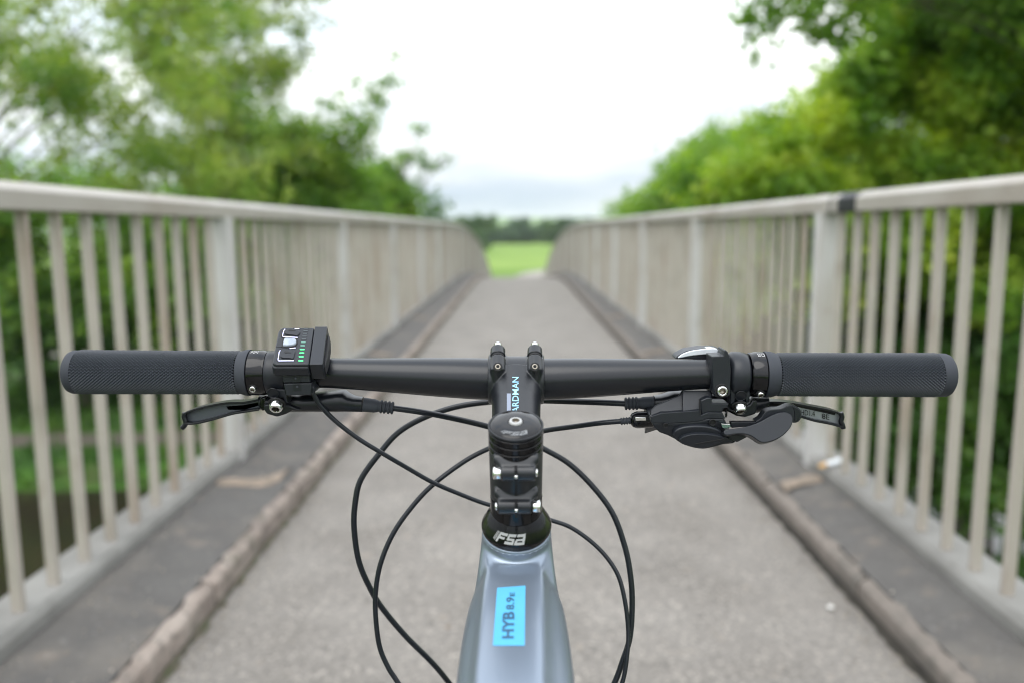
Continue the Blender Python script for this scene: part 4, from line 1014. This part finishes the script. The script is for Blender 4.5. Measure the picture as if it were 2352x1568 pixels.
# decal on the top tube
def on_top(px, py, off=0.0003):
    n2 = NT; return hit(px, py, T0+NT*off, n2)
depsgraph = bpy.context.evaluated_depsgraph_get(); bpy.context.view_layer.update(); depsgraph.update()
ev = frame.evaluated_get(depsgraph)
def on_frame(px, py, off=0.0003):
    r = ray(px, py).normalized(); ok, loc, nrm, _ = ev.ray_cast(CAM-wloc(bike), r)
    if not ok: return on_top(px, py, off)
    return loc+wloc(bike)+Vector(nrm)*off
def decal(name, corners, m, parent, off, n=10):
    """quad given by four photo corners, laid on the frame's real surface"""
    (x0, y0), (x1, y1), (x2, y2), (x3, y3) = corners; V = []
    for i in range(n+1):
        for j in range(n+1):
            a, b = i/n, j/n; px = (x0*(1-a)+x1*a)*(1-b)+(x3*(1-a)+x2*a)*b; py = (y0*(1-a)+y1*a)*(1-b)+(y3*(1-a)+y2*a)*b; V.append(on_frame(px, py, off))
    return MB().add(V, [(i*(n+1)+j, (i+1)*(n+1)+j, (i+1)*(n+1)+j+1, i*(n+1)+j+1) for i in range(n) for j in range(n)], True).build(name, m, parent)
stk = decal('sticker', [(1142, 1349), (1207, 1344), (1205, 1482), (1132, 1482)], m_blue, frame, .0002)
# HYB 8.9E reads upwards; u runs up the tube, v towards the left
def hyb(u0, u1, v0, v1):
    return lambda u, v: on_frame((1178-1.5*(u0+(u1-u0)*u)) + (v0+(v1-v0)*(1-v))*1.0 - 10 + 5*(u0+(u1-u0)*u), 1466-110*(u0+(u1-u0)*u), .0005)
text_mb('HYB', hyb(0.0, 0.56, -15, 12), 1, 1, .2, bold=0.03).build('lettering', m_gtext, frame)
text_mb('8.9', hyb(0.60, 0.86, -8, 11), 1, 1, .2, bold=0.02).build('lettering', m_gtext, frame)
text_mb('E', hyb(0.88, 0.96, 0, 11), 1, 1, .2, bold=.02).build('lettering', m_gtext, frame)

# ---- control pad on the left
c2 = lambda x, y: (574.2+x/6.827, 717.8+y/6.827)
f0 = P(*c2(640, 815), -0.034); f1 = P(*c2(760, 230), 0.002)
fx = Vector((1, 0, 0)); fu = (f1-f0); fu = Vector((0, fu.y, fu.z)).normalized(); FN = fx.cross(fu).normalized()
if FN.y > 0: FN = -FN
FO = f0
def cplate(mb, pts, h0, h1, draft=0.0, k=1):
    mb.plate([c2(*q) for q in pts], FO, FN, h0, h1, draft); return mb
pad = cplate(MB(), [(520, 232), (1008, 232), (965, 520), (925, 808), (400, 812), (352, 790), (352, 740), (440, 300), (470, 255)], -0.0075, 0.0, 0.0)
pad = pad.build('control_pad', m_blk, bike, bevel=.0016, seg=3); pad['label'] = 'display and button unit of the electric drive'
cplate(MB(), [(480, 215), (1008, 215), (920, 830), (345, 835), (318, 800), (425, 260)], -0.0098, -0.0022, .0008).build('housing', m_blk, pad, bevel=.0012)
cplate(MB(), [(1018, 224), (1214, 224), (1208, 260), (1140, 806), (1120, 815), (932, 815)], -0.0135, 0.0003).build('side_block', m_blk, pad, bevel=.0010)
cplate(MB(), [(1200, 262), (1232, 300), (1232, 420), (1200, 640), (1150, 790), (1140, 640)], -0.0125, -0.0040).build('side_cover', m_dark, pad, bevel=.001)
# finger recess at the left edge
cplate(MB(), [(440, 400), (520, 412), (505, 540), (405, 548)], -0.004, 0.00035, .0002).build('recess_panel', m_blk2, pad, bevel=.0003)
def stroke(pts, w, m, h0, h1, name, closed=False):
    mb = MB()
    for (a, b) in zip(pts, pts[1:]):
        dx_, dy_ = b[0]-a[0], b[1]-a[1]; L = math.hypot(dx_, dy_); nx_, ny_ = -dy_/L*w/2, dx_/L*w/2; ex_, ey_ = dx_/L*w*.35, dy_/L*w*.35
        cplate(mb, [(a[0]-ex_+nx_, a[1]-ey_+ny_), (b[0]+ex_+nx_, b[1]+ey_+ny_), (b[0]+ex_-nx_, b[1]+ey_-ny_), (a[0]-ex_-nx_, a[1]-ey_-ny_)], h0, h1)
    return mb.build(name, m, pad)
stroke([(552, 258), (520, 290), (503, 378), (515, 388), (748, 400)], 30, m_dark, -.001, .00012, 'slot'); stroke([(690, 255), (782, 257)], 24, m_dark, -.001, .00012, 'slot')
stroke([(550, 266), (527, 295), (511, 374), (520, 383), (744, 397)], 11, m_glow, -.001, .00030, 'backlight'); stroke([(704, 258), (772, 259)], 9, m_glow, -.001, .00030, 'backlight')
stroke([(478, 578), (452, 610), (430, 742), (445, 757), (690, 752)], 30, m_dark, -.001, .00012, 'slot'); stroke([(610, 562), (720, 550)], 24, m_dark, -.001, .00012, 'slot')
stroke([(474, 592), (459, 615), (440, 738), (452, 754), (684, 751)], 12, m_glow, -.001, .00030, 'backlight'); stroke([(625, 563), (714, 552)], 9, m_glow, -.001, .00030, 'backlight')
def keycap(pts, drop):
    b = cplate(MB(), sm2(pts, 3), -.001, .0009, .0004).build('button', m_blk, pad, bevel=.0004)
    cplate(MB(), sm2(drop, 3), .0002, .00105).build('button_dimple', m_dark, pad)
keycap([(560, 275), (680, 270), (790, 300), (780, 350), (740, 378), (690, 368), (540, 345)], [(608, 300), (625, 285), (670, 290), (720, 305), (665, 308), (625, 308)])
keycap([(492, 592), (620, 582), (712, 605), (705, 665), (680, 730), (620, 722), (475, 708)], [(540, 635), (556, 618), (600, 622), (655, 640), (600, 645), (556, 646)])
cplate(MB(), sm2([(528, 408), (620, 398), (725, 415), (748, 445), (735, 510), (650, 545), (505, 545), (498, 520)], 2), -.001, .0004).build('button_surround', m_dark, pad)
cplate(MB(), sm2([(540, 420), (620, 414), (715, 424), (736, 455), (722, 505), (645, 532), (525, 534), (515, 500)], 3), -.001, .0016, .0006).build('lit_button', m_lens, pad, bevel=.0005)
for k, (x, y) in enumerate([(881, 257), (873, 292), (863, 333), (855, 376), (846, 421), (837, 468), (827, 518), (820, 576), (812, 631), (804, 690), (797, 752)]):
    sc2 = 0.86+k*0.014; hh = 5.5+k*0.62; wv = 42*sc2
    def caps(x, y, w, h):
        return [(x-w, y), (x-w+h*.6, y-h*.8), (x-w+h*1.2, y-h), (x+w-h*1.2, y-h), (x+w-h*.6, y-h*.8), (x+w, y), (x+w-h*.6, y+h*.8), (x+w-h*1.2, y+h), (x-w+h*1.2, y+h), (x-w+h*.6, y+h*.8)]
    cplate(MB(), caps(x, y-2, wv+7, hh+5), -.001, .00010).build('light_recess', m_dark, pad)
    cplate(MB(), caps(x, y, wv, hh), -.001, .00022).build('battery_light', m_green if k >= 7 else (m_green2 if k >= 5 else m_off), pad)
# clamp bracket under the pad
mb = MB(); mb.plate([c2(*q) for q in [(440, 930), (935, 930), (945, 1090), (525, 1095), (500, 985), (450, 980)]], PL(-0.027), NY, -0.045, 0.0)
mb.build('bracket', m_blk, pad, bevel=.0006)
mb = MB(); mb.plate([c2(*q) for q in [(525, 1108), (965, 1100), (960, 1288), (570, 1296)]], PL(-0.0275), NY, -0.045, 0.0)
mb.build('bracket', m_blk, pad, bevel=.0006)
mb = MB(); mb.plate([c2(*q) for q in [(955, 1108), (1010, 1180), (1012, 1235), (955, 1288)]], PL(-0.024), NY, -0.02, 0.0); mb.build('cable_outlet', m_blk, pad, bevel=.0006)
for q in ([(655, 960), (800, 960), (802, 1085), (662, 1088)], [(665, 1112), (800, 1108), (812, 1226), (682, 1228)]):
    mb = MB(); mb.plate([c2(*z) for z in q], PL(-0.0272), NY, -0.001, 0.0004); mb.build('bracket_tab', m_blk2, pad, bevel=.0002)
for q in ((716, 1026), (740, 1158)):
    p = P(*c2(*q), -0.0277); MB().lathe(p, NY, [(0, .0009), (.0002, .0009), (.0003, .0006)], 16).build('pin', m_rub, pad)

# ---- brake levers
def lever_blade(top, bot, parent, dyc, web_m, tip):
    """open channel: upper flange, lower flange, recessed web"""
    n = len(top); pl = PL(dyc)
    mb = MB()
    for a, b, c, d in zip(top, top[1:], bot, bot[1:]): mb.plate([a, b, d, c], pl+Vector((0, 0.0025, 0)), NY, -0.003, 0.0)
    web = mb.build('lever_web', web_m, parent)
    def flange(line, sgn, nm, th=4.2):
        pts = [P(x, y+sgn*th*.5, dyc) for x, y in line]
        sp = smooth_path(pts, 5); V = []; m_ = len(sp); hy = [(-0.0030, 0), (-0.0030, 1), (0.0075, 1), (0.0075, 0)]
        for p in sp:
            for (yy, q) in hy: V.append(p + Vector((0, yy, (q-.5)*th*S_*1.1)))
        Fq = [(i*4+k, i*4+(k+1) % 4, (i+1)*4+(k+1) % 4, (i+1)*4+k) for i in range(m_-1) for k in range(4)]+[(0, 1, 2, 3), ((m_-1)*4+3, (m_-1)*4+2, (m_-1)*4+1, (m_-1)*4)]
        o = MB().add(V, Fq, True).build(nm, m_blk2, parent, bevel=.0005, seg=2); fixb(o); return o
    flange(top, 1, 'lever_flange'); flange(bot, -1, 'lever_flange', 5.0)
    # tip: rolled end
    mb = MB(); mb.tube(smooth_path([P(x, y, dyc-0.001) for x, y in tip], 5), 0.0019, 14); mb.build('lever_tip', m_blk2, parent)
def fixb(o):
    bm = bmesh.new(); bm.from_mesh(o.data); bmesh.ops.recalc_face_normals(bm, faces=bm.faces); bm.to_mesh(o.data); bm.free()
# left body: slim master cylinder running inwards behind the bar
def loft_body(st, name, m, parent, n=28, **kw):
    """stations (px, y centre, half-height px, half-depth m, dy)"""
    V = []
    for px, cy, hh, hd, dy in st:
        c = P(px, cy, dy); h = hh*depth(c)/F
        for k in range(n):
            a = 2*math.pi*k/n; ca, sa = math.cos(a), math.sin(a)
            q = 0.75; V.append(c+Vector((0, math.copysign(abs(ca)**q, ca)*hd, math.copysign(abs(sa)**q, sa)*h)))
    m_ = len(st); Fq = [(i*n+k, i*n+(k+1) % n, (i+1)*n+(k+1) % n, (i+1)*n+k) for i in range(m_-1) for k in range(n)]+[tuple(reversed(range(n))), tuple((m_-1)*n+k for k in range(n))]
    o = MB().add(V, Fq, True).build(name, m, parent, **kw); return fix(o, 60)
bl = loft_body([(600, 918, 14, .008, .004), (625, 922, 20, .011, .004), (660, 922, 21, .012, .004), (700, 922, 20.5, .012, .005), (740, 921, 21.5, .012, .005), (775, 919, 24, .012, .006), (792, 919, 24, .011, .006), (802, 923, 20, .010, .006), (815, 926, 17.5, .008, .007), (834, 928, 16.8, .0062, .007)], 'brake_lever', m_blk2, bike)
bl['label'] = 'left brake lever and its body'
mb = MB(); ring_on_bar(mb, [(602, 40), (604, 46), (609, 49.5), (616, 50), (640, 48.5), (652, 46), (656, 38)]); fix(mb.build('clamp', m_blk, bl), 50)
MB().plate([(613, 893), (655, 893), (661, 925), (656, 925), (650, 912), (622, 912), (616, 900)], PL(-0.0185), NY, -0.012, 0.0).build('clamp_lug', m_blk, bl, bevel=.0012, seg=3)
MB().plate([(606, 926), (664, 928), (690, 941), (672, 942), (657, 950), (636, 957), (612, 950), (604, 938)], PL(-0.010), NY, -0.018, 0.0).build('pivot_block', m_blk2, bl, bevel=.0015, seg=3)
MB().plate([(597, 912), (612, 908), (612, 940), (600, 944), (596, 930)], PL(-0.006), NY, -0.012, 0.0).build('pivot_knuckle', m_gloss, bl, bevel=.0015, seg=3)
p_ = P(635.6, 927, -0.021); socket_bolt('bolt', p_, Vector((0.02, -0.72, -0.55)), 0.0049, bl, 0.0052)
MB().lathe(P(627, 902, -0.0215), Vector((0, -1, -.25)), [(0, .0042), (.0004, .0042), (.0005, .0036), (.0001, .0034)], 32).build('oval_mark', m_blk2, bl)
topL = [(424, 946), (450, 936), (487, 927), (524, 921), (560, 920), (594, 914)]; botL = [(426, 972), (450, 972), (487, 964), (536, 950), (566, 945), (598, 940)]
lever_blade(topL, botL, bl, -0.002, m_lev, [(425, 947), (423, 956), (427, 968), (424, 976), (418, 982)])
MB().plate([(520, 932), (560, 929), (596, 922), (596, 930), (560, 940), (524, 940)], PL(0.0005), NY, -.001, 0.0).build('lever_pocket', m_dark, bl)
def boot(px0, px1, cy0, cy1, r0, ribs, parent, m=m_rub, dy=0.006, rr_=15.5):
    """strain-relief sleeve with ribs; px0 -> px1 along the cable"""
    st = []; N = 60
    for i in range(N+1):
        t = i/N; x = px0+(px1-px0)*t; y = cy0+(cy1-cy0)*t
        if t < 0.5: r = r0*(1-0.12*t) if t < .38 else r0*0.93*(1-(t-.38)*1.1)
        else:
            ph = (t-.5)/.5*ribs; r = rr_*(0.80 if (ph % 1) < 0.42 else 1.0)*(1-0.10*(t-.5))
        st.append((P(x, y, dy), r))
    mb = MB(); V = []; n = 28; ax = (st[-1][0]-st[0][0]).normalized(); u = (Vector((0, 0, 1))-ax*ax.z).normalized(); w = ax.cross(u)
    for p, r in st:
        for k in range(n): a = 2*math.pi*k/n; V.append(p+(u*math.cos(a)+w*math.sin(a))*r*S_)
    Fq = [(i*n+k, i*n+(k+1) % n, (i+1)*n+(k+1) % n, (i+1)*n+k) for i in range(N) for k in range(n)]+[tuple(reversed(range(n))), tuple(N*n+k for k in range(n))]
    return fix(MB().add(V, Fq, True).build('boot', m, parent), 40)
boot(835.5, 904, 928, 936, 16.5, 4, bl)
# right brake
brr = loft_body([(1760, 920, 14, .008, .008), (1735, 925, 20, .011, .008), (1700, 923, 22, .012, .008), (1640, 920, 21, .012, .008), (1570, 915, 19, .011, .008), (1545, 915, 19, .010, .008), (1530, 919, 17, .009, .008), (1515, 923, 16.5, .008, .008), (1502, 924, 16, .0065, .008)], 'brake_lever', m_blk2, bike)
brr['label'] = 'right brake lever and its body'
boot(1501, 1435, 924, 926, 15.5, 4, brr, dy=.008)
mb = MB(); ring_on_bar(mb, [(1727, 38), (1724, 46), (1719, 49), (1708, 51.5), (1688, 51.5), (1680, 46), (1677, 38)]); fix(mb.build('clamp', m_blk, brr), 50)
c5 = lambda x, y: (1378.1+x/3.901, 763.7+y/3.901); c6 = lambda x, y: (1492.9+x/5.937, 786.7+y/5.937)
MB().plate([c5(*q) for q in [(1165, 480), (1340, 470), (1352, 560), (1320, 640), (1300, 600), (1220, 600), (1200, 640), (1170, 640)]], PL(-0.0165), NY, -0.012, 0.0).build('clamp_lug', m_blk, brr, bevel=.0012, seg=3)
MB().plate([c5(*q) for q in [(1130, 640), (1180, 690), (1340, 640), (1370, 590), (1410, 610), (1412, 700), (1390, 730), (1300, 757), (1225, 745), (1140, 700)]], PL(-0.010), NY, -0.018, 0.0).build('pivot_block', m_blk2, brr, bevel=.0015, seg=3)
p_ = P(*c5(1252, 655), -0.018); socket_bolt('bolt', p_, Vector((0, -0.60, -0.65)), 0.0043, brr, 0.0052)
MB().lathe(P(*c5(1262, 565), -0.0175), Vector((0, -1, -.25)), [(0, .0042), (.0004, .0042), (.0005, .0036), (.0001, .0034)], 32).build('oval_mark', m_blk2, brr)
topR = [c5(*q) for q in [(1425, 612), (1560, 607), (1720, 620), (1900, 652), (2050, 680), (2155, 712)]]; botR = [c5(*q) for q in [(1425, 660), (1560, 690), (1720, 730), (1900, 785), (2050, 815), (2160, 845)]]
m_lev2 = mat('grey lever web', (0.30, 0.32, 0.34), 0.45, metal=0.5, rvar=.08, vscale=80)
lever_blade(topR, botR, brr, 0.004, m_lev2, [c5(*q) for q in [(2155, 712), (2168, 750), (2158, 790), (2172, 820), (2180, 855)]])
MB().plate([c5(*q) for q in [(1430, 622), (1560, 617), (1720, 632), (1900, 664), (2040, 690), (2110, 715), (2100, 735), (1900, 690), (1740, 655), (1640, 660), (1430, 648)]], PL(0.0066), NY, 0.0, 0.0004).build('lever_pocket', m_dark, brr)
def lever_txt(x0, x1, y0, y1, hgt):
    def f(u, v):
        x = x0+(x1-x0)*u; y = y0+(y1-y0)*u-hgt*v; return P(*c5(x, y), 0.0058)
    return f
text_mb('HD1.4', lever_txt(1800, 1925, 732, 747, 48), 1, 1, 0).build('lettering', m_gtextd if False else m_dark, brr)
text_mb('8E', lever_txt(1990, 2055, 765, 778, 46), 1, 1, 0).build('lettering', m_dark, brr)

# ---- gear shifter
def spl(pts, dy, th, m, name, parent, bev=.001, k=c6, seg=3, draft=0.0, nrm=NY):
    return MB().plate([k(*q) for q in pts], PL(dy), nrm, -th, 0.0, draft).build(name, m, parent, bevel=bev, seg=seg)
N1 = Vector((0, -.80, .60)); N2 = Vector((0, -.97, -.25)); N3 = Vector((0, -.80, -.60))
sh = spl([(10, 905), (70, 845), (250, 770), (400, 705), (432, 640), (860, 640), (850, 760), (780, 745), (690, 780), (690, 912), (445, 935), (240, 948), (170, 950), (10, 1000)], -0.012, 0.034, m_blk, 'gear_shifter', bike, nrm=N1.normalized())
sh['label'] = 'gear shifter with two thumb levers under the right side of the bar'
spl([(445, 648), (850, 648), (845, 740), (775, 745), (680, 775), (672, 905), (450, 928)], -0.0135, 0.010, m_blk, 'cover_plate', sh, .0006, nrm=N1.normalized())
spl([(690, 785), (780, 745), (850, 745), (850, 820), (1080, 822), (1060, 880), (1000, 900), (988, 945), (790, 945), (700, 985)], -0.019, 0.024, m_blk, 'clamp_neck', sh, .0008)
spl([(8, 1003), (165, 952), (245, 950), (690, 918), (700, 985), (790, 948), (990, 950), (1025, 1020), (1030, 1030), (790, 1028), (700, 1060), (560, 1075), (250, 1095), (20, 1085)], -0.021, 0.034, m_blk, 'shifter_body', sh, .0012)
spl([(12, 1080), (250, 1090), (560, 1072), (700, 1056), (790, 1028), (1005, 1030), (1050, 1100), (1045, 1140), (1015, 1270), (1190, 1350), (1130, 1378), (1000, 1390), (860, 1430), (720, 1452), (570, 1428), (440, 1385), (350, 1320), (240, 1265), (130, 1225), (60, 1160)], -0.018, 0.030, m_blk, 'shifter_body', sh, .0022, seg=4, nrm=N2)
spl(sm2([(312, 1270), (345, 1200), (450, 1152), (640, 1132), (830, 1150), (960, 1200), (1005, 1265), (1150, 1340), (1000, 1385), (860, 1425), (720, 1448), (570, 1425), (440, 1378), (350, 1320)], 3), -0.0215, 0.012, m_blk, 'round_cover', sh, .0022, seg=4, nrm=N2)
spl(sm2([(400, 1330), (470, 1275), (640, 1242), (860, 1255), (1020, 1290), (1010, 1330), (860, 1395), (720, 1432), (560, 1412), (450, 1380)], 3), -0.0245, 0.010, m_blk, 'round_cover', sh, .0028, seg=4, nrm=N2)
spl([(620, 1372), (1020, 1300), (1025, 1312), (700, 1375), (640, 1388)], -0.0248, .001, m_dark, 'groove', sh, .0002, nrm=N2)
spl([(668, 768), (684, 766), (694, 985), (682, 985)], -0.0215, .001, m_dark, 'groove', sh, 0, nrm=NY)
spl([(1008, 1170), (1022, 1170), (1030, 1262), (1014, 1262)], -0.0235, .001, m_dark, 'groove', sh, 0, nrm=N2)
for (x, y, r) in ((853, 1080, 50), (212, 1118, 36)):
    p = P(*c6(x, y), -0.0222); MB().lathe(p, N2, [(0, r/5.937*S_), (.0005, r/5.937*S_), (.0007, r/5.937*S_*.8), (-.0005, r/5.937*S_*.72)], 28).build('screw_recess', m_dark, sh)
p = P(*c6(1028, 965), -.018); MB().lathe(p, Vector((.9, -.4, 0)), [(0, .0026), (.001, .0026), (.0012, .0020), (.0004, .0018)], 24).build('screw_recess', m_gloss, sh)
# clamp band round the bar
mb = MB(); ring_on_bar(mb, [(1634, 36), (1634, 42), (1635, 44), (1640, 45), (1672, 45), (1676, 44), (1677, 42), (1677, 36)], 48, cyo=-2); fix(mb.build('clamp_band', m_blk, sh), 40)
spl([(842, 185), (1000, 180), (1010, 110), (1030, 95), (1060, 120), (1085, 180), (1098, 260), (1100, 560), (1098, 690), (1060, 735), (980, 750), (905, 740), (868, 690), (858, 560), (845, 300)], -0.0212, 0.018, m_blk, 'clamp_strap', sh, .0016, seg=3, nrm=NY)
p = P(*c6(978, 650), -0.0214); socket_bolt('bolt', p, Vector((0.03, -1, -.05)), 12.3*S_, sh, 0.0030)
# gear indicator above the bar
spl([(342, 222), (380, 175), (500, 110), (700, 78), (915, 76), (980, 95), (985, 150), (900, 165), (880, 232)], 0.004, 0.016, m_blk, 'gear_indicator', sh, .001)
spl(sm2([(380, 212), (430, 160), (520, 120), (640, 95), (780, 80), (912, 80), (940, 150), (860, 152), (680, 165), (520, 185)], 2), 0.0030, 0.010, m_win, 'indicator_window', sh, .0006)
spl([(920, 84), (978, 98), (980, 140), (946, 148)], 0.0028, 0.010, m_blk2, 'indicator_end', sh, .0004)
spl([(980, 100), (1012, 92), (1000, 175), (985, 178)], -0.002, 0.010, m_filter if False else m_rub, 'indicator_hook', sh, .0004)
# levers
k5 = c5
spl(sm2([(1395, 800), (1440, 765), (1480, 710), (1530, 688), (1620, 680), (1690, 650), (1745, 650), (1795, 685), (1808, 735), (1785, 790), (1735, 805), (1650, 790), (1500, 830)], 3), -0.018, 0.009, m_blk, 'release_lever', sh, .0018, k=k5, seg=4)
spl([(1175, 800), (1400, 800), (1420, 830), (1180, 850)], -0.0195, 0.006, m_blk2, 'release_lever', sh, .0004, k=k5)
spl(sm2([(1730, 655), (1790, 690), (1800, 740), (1770, 795), (1740, 790), (1745, 720)], 3), -0.0185, 0.003, m_blk2, 'lever_cap', sh, .0008, k=k5)
spl(sm2([(1118, 868), (1240, 850), (1340, 828), (1430, 795), (1520, 745), (1600, 712), (1670, 708), (1718, 738), (1728, 790), (1705, 850), (1640, 918), (1560, 962), (1480, 982), (1432, 972), (1385, 940), (1330, 912), (1240, 902), (1125, 915)], 3), -0.027, 0.008, m_blk, 'thumb_lever', sh, .0028, k=k5, seg=5, nrm=Vector((0, -.9, .42)))
spl([(1150, 915), (1250, 905), (1335, 925), (1230, 980), (1150, 940)], -0.0225, 0.008, m_blk2, 'lever_root', sh, .0008, k=k5)
spl([(1085, 812), (1165, 818), (1172, 842), (1130, 858), (1098, 850)], -0.0235, 0.003, m_teal, 'steel_plate', sh, .0003, k=k5)
spl([(1085, 812), (1165, 818), (1168, 826), (1095, 822)], -0.0238, 0.002, m_chrome, 'steel_plate', sh, .0002, k=k5)
# cable adjuster
def ctube(pts, r, name, m, parent, dy, n=24, bev=0.0):
    return fix(MB().tube([P(*q, dy) for q in pts], [x*S_ for x in r] if hasattr(r, '__len__') else r*S_, n).build(name, m, parent, bevel=bev), 40)
ctube([c5(462, 772), c5(455, 773), c5(330, 777), c5(290, 779), c5(275, 780)], [19, 19, 19.5, 16, 11], 'cable_adjuster', m_gloss, sh, -.002, 10)
spl([(315, 756), (415, 756), (415, 784), (318, 786)], -0.0086, 0.001, m_chrome, 'adjuster_slot', sh, .0003, k=c5)
spl([(300, 742), (440, 738), (440, 800), (305, 804)], -0.0080, 0.001, m_dark, 'adjuster_window', sh, .0003, k=c5)
st = [c5(280-i*6.0, 782+i*0.6) for i in range(17)]
ctube(st, [8.6 if (i//2) % 2 else 6.6 for i in range(17)], 'adjuster_ribs', m_rub, sh, -.002, 20)

# ---- hoses and cables
def cable(name, pts, r, label, m=m_cable):
    sp = smooth_path([P(x, y, d) for x, y, d in pts], 10)
    o = MB().tube(sp, r, 16).build(name, m, bike); o['label'] = label; return o
cable('control_cable', [(717, 900, -.010), (735, 929, -.008), (771, 966, -.004), (822, 1005, 0), (872, 1036, .004), (930, 1070, .01), (993, 1106, .018), (1053, 1132, .026), (1120, 1157, .032), (1190, 1172, .036), (1264.6, 1193, .036), (1316.5, 1213, .034), (1375, 1258, .030), (1415.7, 1312, .024), (1433.8, 1371, .018), (1442.8, 1443, .012), (1440.5, 1502, .006), (1429, 1568, 0), (1390, 1680, -.01), (1300, 1760, -.02), (1230, 1790, -.03)], 0.00180, 'thin cable from the control pad, crossing to the right')
cable('brake_hose', [(895, 935, .006), (960, 944, .012), (1030, 957, .022), (1120, 978, .034), (1190, 1000, .042), (1251, 1030.5, .044), (1307.5, 1064, .042), (1361.6, 1116, .038), (1406.7, 1177, .034), (1433.8, 1249, .030), (1447, 1312, .026), (1452, 1380, .022), (1447, 1461, .016), (1429, 1520, .012), (1411, 1568, .008), (1370, 1650, 0), (1280, 1740, -.01), (1220, 1780, -.02)], 0.00235, 'hose of the left brake, looping down on the right')
cable('brake_hose', [(1445, 926, .008), (1380, 923, .014), (1320, 921, .022), (1250, 919, .032), (1186, 919, .040), (1122, 922, .044), (1046, 933.5, .044), (973.6, 958, .042), (915, 992, .040), (872, 1039.5, .036), (829, 1100, .034), (815.8, 1154.5, .032), (813.5, 1213, .032), (825, 1290, .034), (854, 1357, .038), (883.5, 1402.6, .042), (933, 1461, .050), (992, 1520, .060), (1032, 1568, .070), (1100, 1660, .09), (1150, 1720, .10)], 0.00240, 'hose of the right brake, widest loop on the left')
cable('gear_cable', [(1440, 965, -.002), (1380, 970, .004), (1320, 978, .014), (1251, 988, .026), (1186, 1005, .036), (1120, 1030, .040), (1064, 1060, .038), (992, 1114, .032), (942, 1168, .028), (901.5, 1227, .024), (874, 1294, .020), (863, 1357.5, .018), (863, 1416, .016), (872, 1484, .014), (892.5, 1533, .012), (915, 1568, .010), (970, 1660, 0), (1060, 1740, -.01), (1130, 1780, -.02)], 0.00205, 'gear cable looping down on the left inside the wider hose')
def print_cable():
    pass
